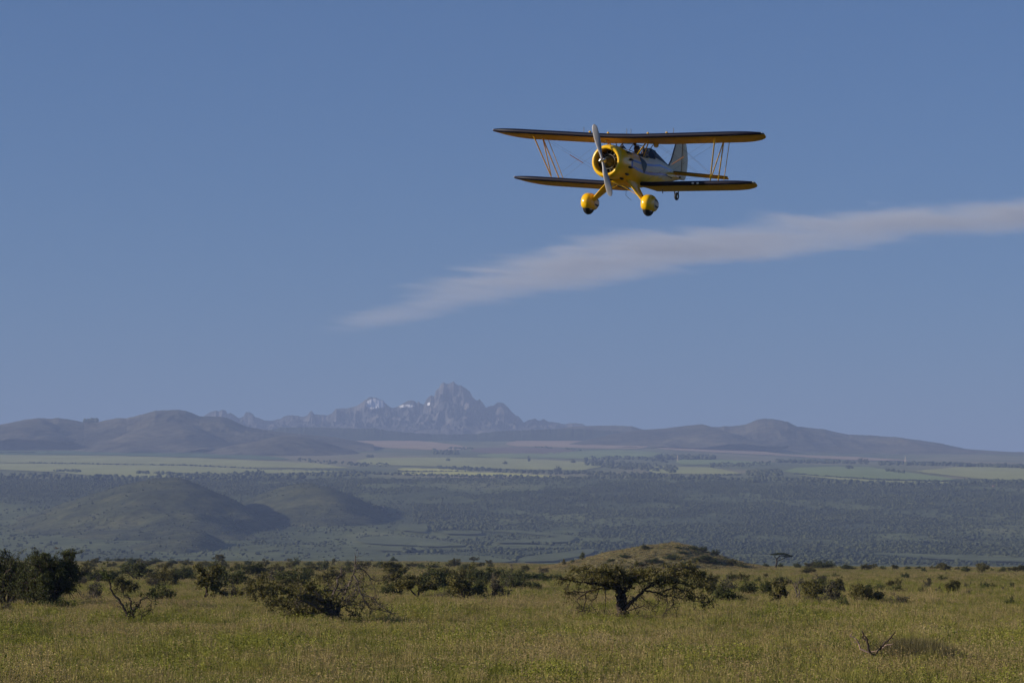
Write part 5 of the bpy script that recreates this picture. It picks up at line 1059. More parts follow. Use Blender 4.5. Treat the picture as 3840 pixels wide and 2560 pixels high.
l.new(pv.outputs[0], n['Material Output'].inputs['Volume'])
mb = MB(); X0 = 99000.0; mb.box((0, 29800, 935), (X0, 30400, 1005))
o = mb.build('haze', hz, None, False); tag(o, 'blue haze filling the air between the plain and the mountain', 'haze', kind='stuff')

# ------------------------------------------------------------------ biplane (local axes: x nose, y its left wing, z up; origin at the propeller hub)
YAW, PIT, ROL = -0.479, -0.050, -0.088
def _rot():
    Bm = np.array([[0, 1, 0], [-1, 0, 0], [0, 0, 1.0]])
    c, s = math.cos(YAW), math.sin(YAW); Z = np.array([[c, -s, 0], [s, c, 0], [0, 0, 1]])
    c, s = math.cos(PIT), math.sin(PIT); Yr = np.array([[c, 0, -s], [0, 1, 0], [s, 0, c]])
    c, s = math.cos(ROL), math.sin(ROL); Xr = np.array([[1, 0, 0], [0, c, -s], [0, s, c]])
    return Z @ Bm @ Yr @ Xr
RM = _rot()
PLANE_POS = np.array([2.695, 75.708, 14.813 + CAM_H - 3.0])
def to_world(p): return PLANE_POS + RM @ np.array(p, float)
plane = bpy.data.objects.new('biplane', None); COL.objects.link(plane)
plane.matrix_world = Matrix([[*RM[0], PLANE_POS[0]], [*RM[1], PLANE_POS[1]], [*RM[2], PLANE_POS[2]], [0, 0, 0, 1]])
plane.empty_display_size = 0.5
tag(plane, 'yellow, white and navy open-cockpit biplane flying low over the plain', 'airplane')

def airfoil(n_up=9, n_lo=6):
    xs = [1, 0.8, 0.6, 0.42, 0.28, 0.16, 0.10, 0.05, 0.015]
    up = [(1, 0.0), (0.8, 0.042), (0.6, 0.075), (0.42, 0.092), (0.28, 0.092), (0.16, 0.076), (0.10, 0.066), (0.05, 0.050), (0.012, 0.028)]
    lo = [(0, 0.0), (0.008, -0.022), (0.025, -0.038), (0.05, -0.046), (0.075, -0.049), (0.2, -0.046), (0.5, -0.028), (0.8, -0.010), (0.99, -0.004)]
    return up, lo
def wing_sections(span0, span1, le, chord, zle, n=34, tip=1.0, side=1, tip_start=None, zdrop=0.135, thick=1.0, cut=None):
    """rings of points from y=span0 to y=span1 (absolute), TE->upper->LE->lower"""
    ys = np.concatenate([np.linspace(span0, span1 - tip, max(2, n // 2), endpoint=False), span1 - tip + tip * np.sin(np.linspace(0, 0.5, n // 2) * math.pi)])
    up, lo = airfoil(); rings = []
    for y in ys:
        c = chord; x0 = le
        t = max(0.0, (y - (span1 - tip)) / tip)
        e = math.sqrt(max(0.0, 1 - t ** 2.2))
        x0 = le - chord * 0.26 * (1 - max(0.0, 1 - t ** 2.6) ** 0.5)
        te = le - chord * (1 - 0.66 * (1 - e))
        if cut is not None: te += cut(y)
        c = max(0.02, x0 - te)
        z0 = zle(y); dz = -zdrop * c / chord
        tk = chord * thick * (0.25 + 0.75 * e) if t > 0 else chord * thick
        rings.append([(x0 - px * c, side * y, z0 + pz * tk + px * dz) for px, pz in up] + [(x0 - px * c, side * y, z0 + pz * tk + px * dz) for px, pz in lo])
    return np.array(rings)
NLE0, NLE1 = 4, 12            # ring indices that make up the navy leading edge
def make_wing(name, rings, parent, le_name='leading_edge', label=None, from_root=0):
    if rings[0, 0, 1] > rings[-1, 0, 1]: rings = rings[::-1]
    n = rings.shape[1]
    mb = MB(); aft = np.concatenate([rings[:, NLE1:], rings[:, :NLE0 + 1]], axis=1)
    mb.grid(aft)
    w = mb.build(name, M['fabric'], parent, True, 50)
    if label: w['label'] = label
    e = MB(); fr = rings[:, NLE0:NLE1 + 1]; e.grid(fr)
    # navy binding that closes each wing tip
    for end in (0, -1):
        ring = rings[end]; e.add(ring, [tuple(range(n))])
    e.build(le_name, M['navy'], w, True, 60)
    return w
DU = math.tan(math.radians(2.1)); DL = math.tan(math.radians(2.1))
zU = lambda y: 0.835 + DU * max(0.0, abs(y) - 0.45)
zL = lambda y: -0.545 + DL * max(0.0, abs(y) - 0.7)
XU, CU, XLW, CL = -1.10, 1.36, -1.82, 1.30
cutf = lambda y: 0.22 * (0.5 + 0.5 * math.cos(math.pi * min(1, abs(y) / 1.1)))
right_half = wing_sections(0.0, 4.51, XU, CU, zU, 40, 1.15, 1, cut=cutf)
left_half = right_half.copy(); left_half[:, :, 1] *= -1
up_rings = np.concatenate([left_half[::-1][:-1], right_half])
uw = make_wing('upper_wing', up_rings, plane)
lwL = make_wing('lower_wing', wing_sections(0.44, 4.04, XLW, CL, zL, 36, 1.1, 1), plane)
lwR = make_wing('lower_wing', wing_sections(0.44, 4.04, XLW, CL, zL, 36, 1.1, -1), plane)
# aileron gaps on the undersides
for s, w in ((1, lwL), (-1, lwR)):
    mb = MB(); mb.tube([(XLW - CL * 0.78, s * 2.0, zL(2.0) - 0.095), (XLW - CL * 0.78, s * 3.4, zL(3.4) - 0.093)], 0.012, 5); mb.build('aileron_gap', M['black'], w)

# fuselage
FST = [(-0.92, 0.47, -0.47, 0.45, 2.0), (-1.15, 0.455, -0.60, 0.475, 2.1), (-1.5, 0.42, -0.66, 0.48, 2.25), (-1.9, 0.40, -0.675, 0.475, 2.3), (-2.4, 0.39, -0.655, 0.46, 2.35),
       (-2.9, 0.40, -0.59, 0.435, 2.35), (-3.4, 0.43, -0.51, 0.385, 2.3), (-4.0, 0.355, -0.41, 0.305, 2.2), (-4.6, 0.26, -0.31, 0.22, 2.1), (-5.1, 0.185, -0.225, 0.145, 2.0), (-5.5, 0.13, -0.16, 0.085, 2.0), (-5.82, 0.10, -0.115, 0.035, 2.0)]
_fx = np.array([f[0] for f in FST])[::-1]
def fint(x, k): return float(np.interp(x, _fx, np.array([f[k] for f in FST])[::-1]))
def fus(x, a, off=0.0):
    """point on the fuselage skin at station x, angle a (0 = its left side, 90 deg = top)"""
    t, bt, hw, ex = (fint(x, k) for k in (1, 2, 3, 4)); zc = (t + bt) / 2; hh = (t - bt) / 2
    c, s = math.cos(a), math.sin(a)
    return np.array([x, (hw + off) * np.sign(c) * abs(c) ** (2 / ex), zc + (hh + off) * np.sign(s) * abs(s) ** (2 / ex)])
xs = np.concatenate([np.linspace(-0.92, -2.0, 14), np.linspace(-2.1, -3.4, 16), np.linspace(-3.55, -5.82, 18)])
NA = 48
P = np.array([[fus(x, 2 * math.pi * j / NA) for j in range(NA)] for x in xs])
def in_cockpit(x, a):
    return (-2.62 < x < -2.02 or -3.22 < x < -2.80) and abs(a - math.pi / 2) < 0.62
mbw, mby = MB(), MB()
mbw.v = [tuple(p) for p in P.reshape(-1, 3)]; mby.v = list(mbw.v)
for i in range(len(xs) - 1):
    for j in range(NA):
        xm = (xs[i] + xs[i + 1]) / 2; a = (j + 0.5) / NA * 2 * math.pi
        if in_cockpit(xm, a): continue
        k = (j + 1) % NA; f = (i * NA + j, i * NA + k, (i + 1) * NA + k, (i + 1) * NA + j)
        s_, c_ = math.sin(a), abs(math.cos(a))
        low_edge = np.interp(xm, [-5.8, -4.6, -3.6, -2.6, -1.0], [-1.2, -0.92, -0.42, -0.06, 0.0])
        nose_edge = -1.02 - 0.06 * c_
        top_yel = s_ > np.interp(xm, [-3.2, -2.4, -1.2], [1.1, 0.60, 0.42])
        yellow = s_ < low_edge or xm > nose_edge or top_yel
        (mby if yellow else mbw).f.append(f)
mbw.f.append(tuple((len(xs) - 1) * NA + j for j in range(NA)))
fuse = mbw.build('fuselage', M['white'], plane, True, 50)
def cleaned(mb):
    used = sorted({i for f in mb.f for i in f}); mp = {u: i for i, u in enumerate(used)}
    mb.v = [mb.v[u] for u in used]; mb.f = [tuple(mp[i] for i in f) for f in mb.f]; return mb
cleaned(mby).build('belly_panel', M['yellow'], fuse, True, 50)
def skin_patch(name, mat, x0, x1, lo, hi, off=0.004, nx=24, na=5, side=1, parent=None):
    rows = []
    for x in np.linspace(x0, x1, nx):
        row = []
        for t in np.linspace(0, 1, na):
            a = math.radians(lo(x) * (1 - t) + hi(x) * t); p = fus(x, a, off); p[1] *= side; row.append(p)
        rows.append(row)
    mb = MB(); mb.grid(np.array(rows)); return mb.build(name, mat, parent or fuse, True, 50)
lin = lambda x0, y0, x1, y1: (lambda x: y0 + (y1 - y0) * (x - x0) / (x1 - x0))
for s in (1, -1):
    skin_patch('stripe', M['blue'], -1.16, -4.6, lin(-1.16, 16, -4.6, 15), lin(-1.16, 22.5, -4.6, 24), side=s)
    skin_patch('stripe', M['blue'], -1.20, -4.9, lin(-1.2, -4, -4.9, -18), lin(-1.2, 2.5, -4.9, -8), side=s)
    skin_patch('stripe_bar', M['blue'], -1.07, -1.18, lambda x: -5, lambda x: 24, 0.005, 4, 8, side=s)
    skin_patch('tail_swoosh', M['yellow'], -4.0, -5.5, lambda x: np.interp(x, [-5.5, -5.0, -4.0], [-30, -34, -4]), lambda x: np.interp(x, [-5.5, -5.0, -4.0], [24, 12, -1]), 0.006, side=s)
    skin_patch('swoosh_edge', M['navy'], -3.9, -4.75, lambda x: np.interp(x, [-4.75, -3.9], [-30, -8]), lambda x: np.interp(x, [-4.75, -3.9], [-22, -6]), 0.008, side=s)
    # dark diamond panel below the cockpit
    skin_patch('dark_panel', M['enginedark'], -1.80, -2.22, lambda x: np.interp(x, [-2.22, -2.16, -1.97, -1.80], [18, 8, -9, 12]), lambda x: np.interp(x, [-2.22, -2.12, -1.86, -1.80], [22, 34, 50, 30]), 0.010, 12, 6, side=s)
    skin_patch('registration_mark', M['black'], -5.52, -5.72, lambda x: -34, lambda x: -10, 0.008, 4, 4, side=s)
# spine: navy turtledeck fairing behind the cockpits
rows = []
for x in np.linspace(-3.18, -4.95, 18):
    t = (-3.18 - x) / 1.77; top = fint(x, 1); h = 0.25 * (1 - t) ** 1.3 * (1 if x < -3.25 else 0.85); w = 0.05 + 0.21 * (1 - t) ** 0.9
    rows.append([(x, w * math.cos(a), top - 0.05 + (h + 0.065) * math.sin(a)) for a in np.linspace(0, math.pi, 12)])
mb = MB(); mb.grid(np.array(rows)); mb.add(rows[0], [tuple(range(12))]); mb.build('headrest_fairing', M['navy'], plane)
for x0, x1, nm in ((-2.02, -2.62, 'coaming'), (-2.80, -3.22, 'coaming')):
    pts = [fus(x0, math.pi / 2 + 0.62 * t) for t in np.linspace(-1, 1, 9)] + [fus(x, math.pi / 2 + 0.62) for x in np.linspace(x0, x1, 6)[1:]] + [fus(x1, math.pi / 2 - 0.62 * t) for t in np.linspace(-1, 1, 9)] + [fus(x, math.pi / 2 - 0.62) for x in np.linspace(x1, x0, 6)[1:]]
    mb = MB(); mb.tube(pts, 0.025, 6, False); mb.build(nm, M['leather'], plane)

# cowling, engine, exhaust stubs
prof = [(-1.06, 0.470), (-0.95, 0.495), (-0.75, 0.508), (-0.52, 0.512), (-0.40, 0.508), (-0.31, 0.490), (-0.25, 0.455), (-0.235, 0.42), (-0.245, 0.388), (-0.28, 0.368), (-0.34, 0.362), (-0.60, 0.375)]
mb = MB(); mb.lathe_x(prof, n=56); cowl = mb.build('cowling', M['yellow'], plane, True, 70)
mb = MB(); mb.lathe_x([(-0.80, 0.0), (-0.80, 0.40)], n=40); mb.build('baffle', M['enginedark'], plane)
mb = MB(); mb.lathe_x([(-0.62, 0.18), (-0.48, 0.18), (-0.43, 0.165), (-0.36, 0.135), (-0.31, 0.10), (-0.26, 0.07), (-0.18, 0.06)], n=32); eng = mb.build('engine', M['crank'], plane)
mb = MB(); th = np.linspace(0, 2 * math.pi, 41); mb.tube(np.stack([np.full(41, -0.43), 0.215 * np.cos(th), 0.215 * np.sin(th)], -1), 0.007, 6, False); mb.build('ignition_ring', M['rod'], eng)
for i in range(7):
    a = math.pi / 2 + 2 * math.pi * i / 7
    d = np.array([0, math.cos(a), math.sin(a)])
    mb = MB()
    pts = [np.array([-0.56, 0, 0]) + d * r for r in np.repeat(np.arange(0.18, 0.40, 0.022), 2)]
    mb.tube(pts, [0.058 if (k // 2) % 2 else 0.082 for k in range(len(pts))], 10); cyl = mb.build('cylinder', M['enginedark'], eng, True, 30)
    for q in (-0.11, 0.11):
        e = np.array([0, -math.sin(a), math.cos(a)]) * q
        mb = MB(); mb.tube([np.array([-0.455, 0, 0]) + d * 0.235 + e * 0.45, np.array([-0.47, 0, 0]) + d * 0.36 + e * 0.75], 0.0085, 6); mb.build('pushrod_tube', M['rod'], cyl)
for i, deg in enumerate([38, 12, -14, -40, -64, 142, 168, 194, 220, 66, 114, 270 - 14]):
    a = math.radians(deg); d = np.array([0, math.cos(a), math.sin(a)]); r = 0.495
    p = d * r
    mb = MB(); mb.tube([(-0.80, *(d * 0.47)[1:]), (-0.90, *(d * 0.525)[1:]), (-0.97, *(d * 0.53)[1:]), (-1.22, *(d * 0.485)[1:])], [0.02, 0.036, 0.034, 0.006], 8); mb.build('exhaust_stub', M['enginedark'], cowl)
# propeller, at rest
ang = math.atan2(1.06, -0.34)
prop = bpy.data.objects.new('propeller', None); COL.objects.link(prop); prop.parent = plane
mb = MB(); mb.lathe_x([(-0.20, 0.06), (-0.10, 0.075), (0.00, 0.07), (0.03, 0.05), (0.10, 0.045), (0.13, 0.03), (0.135, 0.0)], n=20)
mb.ellipsoid((0.0, 0.07 * math.cos(ang + 1.57), 0.07 * math.sin(ang + 1.57)), (0.05, 0.05, 0.05), 10, 6); mb.ellipsoid((0.0, -0.07 * math.cos(ang + 1.57), -0.07 * math.sin(ang + 1.57)), (0.05, 0.05, 0.05), 10, 6)
mb.build('hub', M['metal'], prop)
for sgn in (1, -1):
    d = np.array([0, math.cos(ang), math.sin(ang)]) * sgn; e = np.cross(np.array([1.0, 0, 0]), d)
    rows = []
    for t in np.linspace(0, 1, 16):
        r = 0.05 + 1.07 * t
        w = np.interp(t, [0, 0.12, 0.3, 0.6, 0.85, 0.96, 1], [0.035, 0.04, 0.072, 0.092, 0.088, 0.07, 0.03]); th_ = np.interp(t, [0, 0.15, 0.4, 1], [0.034, 0.034, 0.02, 0.006])
        tw = math.radians(np.interp(t, [0, 0.25, 1], [48, 40, 16]))
        ax = math.cos(tw) * e + math.sin(tw) * np.array([1.0, 0, 0]) * sgn * 1.0; bx = np.cross(ax, d)
        rows.append([d * r + ax * w * math.cos(q) + bx * th_ * math.sin(q) for q in np.arange(14) * 2 * math.pi / 14])
    mb = MB(); mb.grid(np.array(rows), True, True); mb.build('blade', M['blade'], prop)

# struts and wires
def strut(name, a, b, w=0.034, mat='yellow', par=None, flat=0.45, n=8):
    a, b = np.array(a, float), np.array(b, float); T = (b - a) / np.linalg.norm(b - a)
    f = np.array([1.0, 0, 0]) - T * T[0]; f /= np.linalg.norm(f); s = np.cross(T, f); mb = MB(); rows = []
    for t, k in ((0, 0.6), (0.06, 1), (0.94, 1), (1, 0.6)):
        rows.append([a + (b - a) * t + k * w * (f * math.cos(q) + flat * s * math.sin(q)) for q in np.arange(n) * 2 * math.pi / n])
    mb.grid(np.array(rows), True, True); return mb.build(name, M[mat], par or plane)
for s in (1, -1):
    ft, fb = (-1.30, s * 3.05, zU(3.05) - 0.055), (-2.00, s * 2.67, zL(2.67) + 0.075)
    rt, rb = (-1.99, s * 3.05, zU(3.05) - 0.11), (-2.59, s * 2.67, zL(2.67) + 0.03)
    strut('interplane_strut', ft, fb); strut('interplane_strut', rt, rb); strut('interplane_strut', rt, fb, 0.03)
    strut('aileron_rod', (-2.40, s * 3.06, zU(3.06) - 0.12), (-2.98, s * 2.68, zL(2.68) - 0.04), 0.02)
    # cabane struts
    ct, ct2 = (-1.66, s * 0.70, zU(0.7) - 0.075), (-1.74, s * 0.70, zU(0.7) - 0.08)
    strut('cabane_strut', ct, (-1.58, s * 0.40, 0.30), 0.04); strut('cabane_strut', ct2, (-2.02, s * 0.415, 0.29), 0.03)
    strut('cabane_strut', (-2.25, s * 0.66, zU(0.66) - 0.09), (-2.10, s * 0.42, 0.27), 0.022, 'wire')
    def wire(a, b, r=0.0026): mb = MB(); mb.tube([a, b], r, 4); return mb.build('bracing_wire', M['wire'], plane)
    root = (-1.95, s * 0.50, -0.50)
    wire(root, (-1.45, s * 2.98, zU(2.98) - 0.06)); wire((-2.5, s * 0.48, -0.5), (-2.02, s * 2.98, zU(2.98) - 0.09))
    wire((-1.60, s * 0.75, zU(0.75) - 0.07), (-2.05, s * 2.60, zL(2.6) + 0.07)); wire((-2.1, s * 0.75, zU(0.75) - 0.09), (-2.5, s * 2.60, zL(2.6) + 0.03))
    a_, b_ = np.array(root), np.array((-1.45, s * 2.98, zU(2.98) - 0.06))
    mb = MB(); mb.tube([a_ + (b_ - a_) * 0.40, a_ + (b_ - a_) * 0.57], 0.013, 6); mb.build('wire_spreader', M['stick'], plane)
    # tail wires
    wire((-5.45, 0.03 * s, 0.95), (-5.35, s * 1.25, 0.03)); wire((-5.75, 0.02 * s, 0.90), (-5.6, s * 1.25, 0.02)); wire((-5.5, 0.08 * s, -0.14), (-5.35, s * 1.25, -0.01))

# landing gear
for s in (1, -1):
    rows = []
    for t in np.linspace(0, 1, 8):
        yc = 0.30 + (0.90 - 0.30) * t; zc = -0.50 + (-1.17 + 0.50) * t; ch = 0.42 * (1 - t) ** 0.9 + 0.2; xc = -1.27 - 0.16 * (1 - t); tk = 0.055
        rows.append([(xc + ch * (0.75 if math.cos(q) > 0 else 1.1) * math.cos(q) * 0.62, s * (yc + tk * math.sin(q) * 0.75), zc + tk * math.sin(q) * 0.6) for q in np.arange(16) * 2 * math.pi / 16])
    mb = MB(); mb.grid(np.array(rows), True, True); mb.build('gear_leg', M['yellow'], plane)
    strut('gear_brace', (-1.30, s * 0.05, -0.64), (-1.36, s * 0.78, -1.02), 0.018)
    # wheel spat
    prof_x = [(-0.955, -1.17, -1.19, 0.02), (-0.975, -1.09, -1.30, 0.085), (-1.02, -1.01, -1.375, 0.135), (-1.10, -0.945, -1.40, 0.168), (-1.22, -0.905, -1.405, 0.182), (-1.36, -0.90, -1.415, 0.182), (-1.50, -0.925, -1.425, 0.176), (-1.65, -0.985, -1.40, 0.152), (-1.80, -1.065, -1.31, 0.108), (-1.92, -1.135, -1.215, 0.055), (-1.98, -1.172, -1.182, 0.012)]
    _px = np.array([p[0] for p in prof_x])[::-1]
    def spat_pt(x, a, off=0.0):
        t, bt, hw = (float(np.interp(x, _px, np.array([p[k] for p in prof_x])[::-1])) for k in (1, 2, 3))
        c, q = math.cos(a), math.sin(a); ex = 2.6
        return (x, s * 1.0 + (hw + off) * np.sign(c) * abs(c) ** (2 / ex), (t + bt) / 2 + ((t - bt) / 2 + off) * np.sign(q) * abs(q) ** (2 / ex))
    xs_ = np.concatenate([[-0.955, -0.962, -0.975, -0.99], np.linspace(-1.02, -1.98, 22)])
    mb = MB(); mb.grid(np.array([[spat_pt(x, q) for q in np.arange(24) * 2 * math.pi / 24] for x in xs_]), True, True); sp = mb.build('wheel_spat', M['yellow'], plane, True, 60)
    for side in (0, 1):
        ca = lambda deg: math.radians(deg if side == 0 else 180 - deg)
        def sp_patch(nm, mat, x0, x1, lo, hi, off):
            mb = MB(); mb.grid(np.array([[spat_pt(x, ca(lo(x) * (1 - t) + hi(x) * t), off) for t in np.linspace(0, 1, 7)] for x in np.linspace(x0, x1, 14)])); mb.build(nm, mat, sp)
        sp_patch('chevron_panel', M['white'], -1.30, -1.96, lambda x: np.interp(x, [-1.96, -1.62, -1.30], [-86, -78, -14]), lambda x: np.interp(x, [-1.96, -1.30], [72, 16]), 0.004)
        sp_patch('spat_stripe', M['navy'], -1.36, -1.93, lambda x: 12, lambda x: np.interp(x, [-1.93, -1.36], [38, 22]), 0.007)
        sp_patch('spat_stripe', M['navy'], -1.36, -1.93, lambda x: np.interp(x, [-1.93, -1.36], [-34, -16]), lambda x: -8, 0.007)
    tyre = []
    for j in range(33):
        th = 2 * math.pi * j / 32
        tyre.append([(-1.30 + (0.20 + 0.085 * math.cos(q)) * math.cos(th), s * 1.0 + 0.105 * math.sin(q), -1.275 + (0.20 + 0.085 * math.cos(q)) * math.sin(th)) for q in np.arange(12) * 2 * math.pi / 12])
    mb = MB(); mb.grid(np.array(tyre), True); whl = mb.build('wheel', M['black'], plane)
    mb = MB(); mb.tube([(-1.30, s * 0.90, -1.275), (-1.30, s * 1.10, -1.275)], 0.13, 16); mb.build('rim', M['metal'], whl)
# tail wheel
tw = []
for j in range(25):
    th = 2 * math.pi * j / 24
    tw.append([(-5.60 + (0.085 + 0.045 * math.cos(q)) * math.cos(th), 0.045 * math.sin(q), -0.66 + (0.085 + 0.045 * math.cos(q)) * math.sin(th)) for q in np.arange(10) * 2 * math.pi / 10])
mb = MB(); mb.grid(np.array(tw), True); tww = mb.build('tail_wheel', M['black'], plane)
mb = MB(); mb.tube([(-5.60, -0.03, -0.66), (-5.60, 0.03, -0.66)], 0.06, 12); mb.build('rim', M['metal'], tww)
mb = MB(); mb.tube([(-5.60, 0.065, -0.66), (-5.56, 0.065, -0.50), (-5.45, 0.03, -0.38), (-5.15, 0.0, -0.18)], 0.018, 6); mb.tube([(-5.60, -0.065, -0.66), (-5.56, -0.065, -0.50), (-5.45, -0.03, -0.38)], 0.018, 6); mb.build('tail_wheel_fork', M['enginedark'], plane)

# tail surfaces
def slab(name, outline_le, outline_te, axis, mat, parent, thick=0.035, sgn=1):
    """outline_le/te: lists of (x, s) at the same stations; axis 'z' = fin, 'y' = tailplane (list of (x, y, z))"""
    rows = []
    for (a, b) in zip(outline_le, outline_te):
        a, b = np.array(a, float), np.array(b, float); r = []
        for px_, tz in ((0, 0), (0.06, 0.6), (0.25, 1), (0.6, 0.8), (1, 0.15), (1, -0.15), (0.6, -0.8), (0.25, -1), (0.06, -0.6)):
            p = a + (b - a) * px_
            if axis == 'z': p = p + np.array([0, tz * thick, 0])
            else: p = p + np.array([0, 0, tz * thick])
            r.append(p)
        rows.append(r)
    mb = MB(); mb.grid(np.array(rows), True, True); return mb.build(name, M[mat], parent, True, 50)
fz = [0.10, 0.22, 0.30, 0.45, 0.65, 0.85, 1.0, 1.12, 1.22, 1.27]
fle = [-4.62, -4.76, -4.88, -5.02, -5.13, -5.23, -5.31, -5.40, -5.52, -5.68]
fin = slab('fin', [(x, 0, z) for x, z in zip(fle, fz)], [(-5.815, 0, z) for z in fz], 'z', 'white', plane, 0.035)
mb = MB(); mb.tube([(x, 0, z) for x, z in zip(fle, fz)], 0.022, 8, True); mb.build('leading_edge', M['navy'], fin)
rz = [-0.12, -0.05, 0.1, 0.3, 0.55, 0.8, 1.0, 1.12, 1.21, 1.27]
rte = [-6.12, -6.20, -6.27, -6.305, -6.31, -6.25, -6.14, -6.05, -5.97, -5.88]
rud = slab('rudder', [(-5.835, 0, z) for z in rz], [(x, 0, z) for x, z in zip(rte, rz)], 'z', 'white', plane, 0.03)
mb = MB(); mb.tube([(-5.825, 0.0, 0.12), (-5.825, 0.0, 1.26)], 0.018, 6); mb.build('hinge_line', M['stick'], rud)
for s in (1, -1):
    ys = [0.10, 0.3, 0.7, 1.1, 1.4, 1.6, 1.72, 1.79, 1.81]
    zt = lambda y: 0.085 - 0.062 * y
    le = [-4.86, -4.88, -4.94, -5.00, -5.07, -5.14, -5.21, -5.28, -5.34]
    hg = [-5.36, -5.36, -5.37, -5.38, -5.39, -5.40, -5.40, -5.40, -5.40]
    te = [-5.66, -5.74, -5.82, -5.83, -5.78, -5.70, -5.61, -5.52, -5.43]
    st = slab('tailplane', [(x, s * y, zt(y)) for x, y in zip(le, ys)], [(x, s * y, zt(y) - 0.025) for x, y in zip(hg, ys)], 'y', 'fabric', plane, 0.03)
    mb = MB(); mb.tube([(x, s * y, zt(y)) for x, y in zip(le, ys)], 0.013, 6, True); mb.build('leading_edge', M['navy'], st)
    slab('elevator', [(x - 0.02, s * y, zt(y) - 0.028) for x, y in zip(hg, ys)], [(x - 0.02, s * y, zt(y) - 0.065) for x, y in zip(te, ys)], 'y', 'fabric', plane, 0.024)

# windshields: glass panes in thin frames
def shield(x0, x1, z0, z1, w, nm='windshield'):
    base = [(x1 - 0.25, -w - 0.05, z0 - 0.09), (x0, -w * 0.55, z0), (x0, w * 0.55, z0), (x1 - 0.25, w + 0.05, z0 - 0.09)]
    topp = [(x1 - 0.42, -w * 0.95, z1 - 0.05), (x1, -w * 0.52, z1), (x1, w * 0.52, z1), (x1 - 0.42, w * 0.95, z1 - 0.05)]
    ws = bpy.data.objects.new(nm, None); COL.objects.link(ws); ws.parent = plane
    for i in range(3):
        mb = MB(); mb.add([base[i], base[i + 1], topp[i + 1], topp[i]], [(0, 1, 2, 3)]); mb.build('pane', M['glass'], ws, False)
    mb = MB(); mb.tube(topp, 0.012, 6)
    for b_, t_ in zip(base, topp): mb.tube([b_, t_], 0.012, 6)
    mb.tube(base, 0.012, 6); mb.build('frame', M['leather'], ws)
shield(-1.42, -1.74, 0.43, 0.66, 0.36); shield(-2.64, -2.80, 0.40, 0.62, 0.27)

# fittings on the wings
fc = {}
for yv in (-1.20, -0.58, 0.75, 1.37):
    zt = zU(yv) + 0.10; mb = MB(); mb.tube([(-1.52, yv, zt), (-1.52, yv, zt + 0.03), (-1.52, yv, zt + 0.045)], [0.035, 0.04, 0.025], 10); mb.build('fuel_cap', M['yellow'], uw)
for yv in (-1.40, 0.05, 0.19, 1.60):
    zt = zU(yv) + 0.10; mb = MB(); mb.tube([(-1.5, yv, zt), (-1.5, yv, zt + 0.13), (-1.46, yv, zt + 0.15)], [0.012, 0.009, 0.007], 6); mb.build('vent_mast', M['wire'], uw)
for yv in (2.18, 2.34):
    mb = MB(); mb.ellipsoid((XLW - 0.01, yv, zL(yv) - 0.005), (0.03, 0.045, 0.032), 10, 6); mb.build('landing_light', M['lens'], lwL)
for w, yv, zf, xx in ((uw, 4.48, zU, XU - 0.33), (uw, -4.48, zU, XU - 0.33), (lwL, 4.02, zL, XLW - 0.3), (lwR, -4.02, zL, XLW - 0.3)):
    mb = MB(); mb.ellipsoid((xx, yv, zf(yv) + 0.02), (0.06, 0.03, 0.025), 10, 6); mb.build('position_light', M['lens'], w)
mb = MB(); mb.tube([(-2.25, 0.0, zU(0) - 0.10), (-2.25, 0.0, zU(0) - 0.20)], 0.045, 10); mb.build('compass_housing', M['black'], uw)
mb = MB(); mb.tube([(-2.24, 0.71, zU(.71) - 0.18), (-2.28, 0.71, zU(.71) - 0.18)], 0.075, 14); mir = mb.build('mirror', M['yellow'], uw)
mb = MB(); mb.tube([(-2.28, 0.66, zU(.7) - 0.17), (-2.28, 0.66, zU(.7) - 0.08)], 0.015, 6); mb.build('bracket', M['wire'], mir); mb = MB(); mb.tube([(-2.28, 0.76, zU(.7) - 0.17), (-2.28, 0.78, zU(.7) - 0.08)], 0.015, 6); mb.build('bracket', M['wire'], mir)
mb = MB(); mb.tube([(-1.75, 0.02, -0.66), (-1.75, 0.02, -0.92), (-1.80, 0.10, -1.0), (-1.85, 0.17, -1.05)], 0.007, 5); mb.build('antenna', M['wire'], plane)
mb = MB(); mb.tube([(-2.6, 0.85, zL(.85) - 0.10), (-2.6, 0.86, zL(.85) - 0.24)], [0.02, 0.012], 6); mb.build('drain_mast', M['wire'], plane)

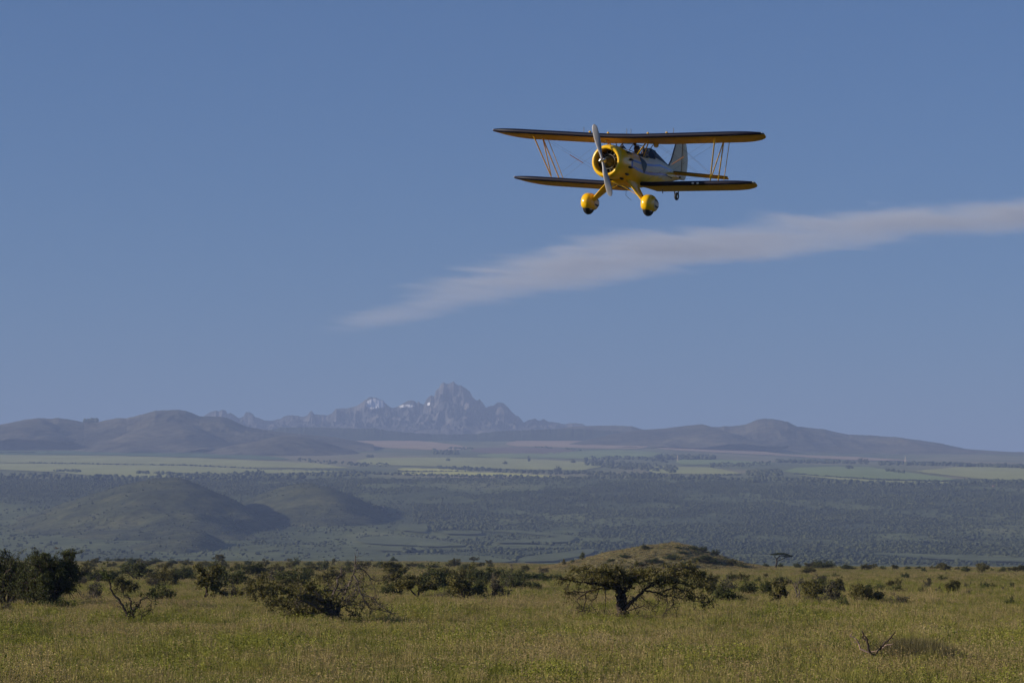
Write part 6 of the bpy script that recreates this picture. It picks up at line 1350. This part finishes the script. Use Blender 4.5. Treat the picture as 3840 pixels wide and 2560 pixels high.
# two people in the cockpits: lofted bodies from the seat to the crown of the head
def person(name, label, x, zhead, mats, turn=0.0, arms=True):
    p = bpy.data.objects.new(name, None); COL.objects.link(p)
    p.location = to_world((x, 0, zhead - 1.02)); p.rotation_euler = Matrix(RM).to_euler()
    ring = []
    spec = [(0.13, 0.00, 0.14, 0.17), (0.25, 0.0, 0.15, 0.18), (0.42, 0.01, 0.13, 0.17), (0.58, 0.02, 0.13, 0.20), (0.68, 0.01, 0.11, 0.21), (0.735, 0.0, 0.08, 0.14), (0.765, 0.01, 0.062, 0.065), (0.80, 0.018, 0.060, 0.058),
            (0.825, 0.035, 0.080, 0.062), (0.86, 0.035, 0.098, 0.072), (0.90, 0.03, 0.103, 0.078), (0.94, 0.025, 0.103, 0.08), (0.98, 0.015, 0.09, 0.072), (1.01, 0.005, 0.06, 0.05), (1.02, 0.0, 0.015, 0.015)]
    rows = [[(xo + a * math.cos(q), b * math.sin(q), z) for q in np.arange(16) * 2 * math.pi / 16] for z, xo, a, b in spec]
    rows[9][0] = (0.155, 0, 0.872); rows[10][0] = (0.142, 0, 0.905)          # nose
    mb = MB(); mb.grid(np.array(rows), True, True)
    me = mb.mesh('body', M['jacket']); me.materials.append(M['skin'])
    for poly in me.polygons:
        if 0.775 < sum(me.vertices[i].co.z for i in poly.vertices) / len(poly.vertices) < 0.97: poly.material_index = 1
    link('body', me, p)
    for s in (1, -1):
        mb = MB(); mb.tube([(0.0, s * 0.19, 0.66), (0.03, s * 0.245, 0.52), (0.08, s * 0.25, 0.40), (0.20, s * 0.2, 0.36), (0.32, s * 0.12, 0.38)], [0.062, 0.058, 0.052, 0.044, 0.036], 8); mb.build('sleeve', M['jacket'], p)
    rows = [[(xo + (a + 0.012) * math.cos(q), (b + 0.012) * math.sin(q), z + 0.004) for q in np.arange(16) * 2 * math.pi / 16] for z, xo, a, b in spec[10:]]
    mb = MB(); mb.grid(np.array(rows), True, True); mb.ellipsoid((-0.02, 0.084, 0.87), (0.035, 0.014, 0.045), 8, 6); mb.ellipsoid((-0.02, -0.084, 0.87), (0.035, 0.014, 0.045), 8, 6); mb.build('flying_helmet', M['leather'], p)
    for s in (1, -1):
        mb = MB(); mb.ellipsoid((0.128, s * 0.034, 0.915), (0.012, 0.026, 0.02), 8, 6); mb.build('goggle_lens', M['enginedark'], p)
    return tag(p, label, 'person')
person('person', 'passenger in dark jacket and helmet seated in the biplane front cockpit', -2.42, 0.66, 0)
person('person', 'pilot in dark jacket and helmet seated in the biplane rear cockpit', -3.04, 0.64, 0)
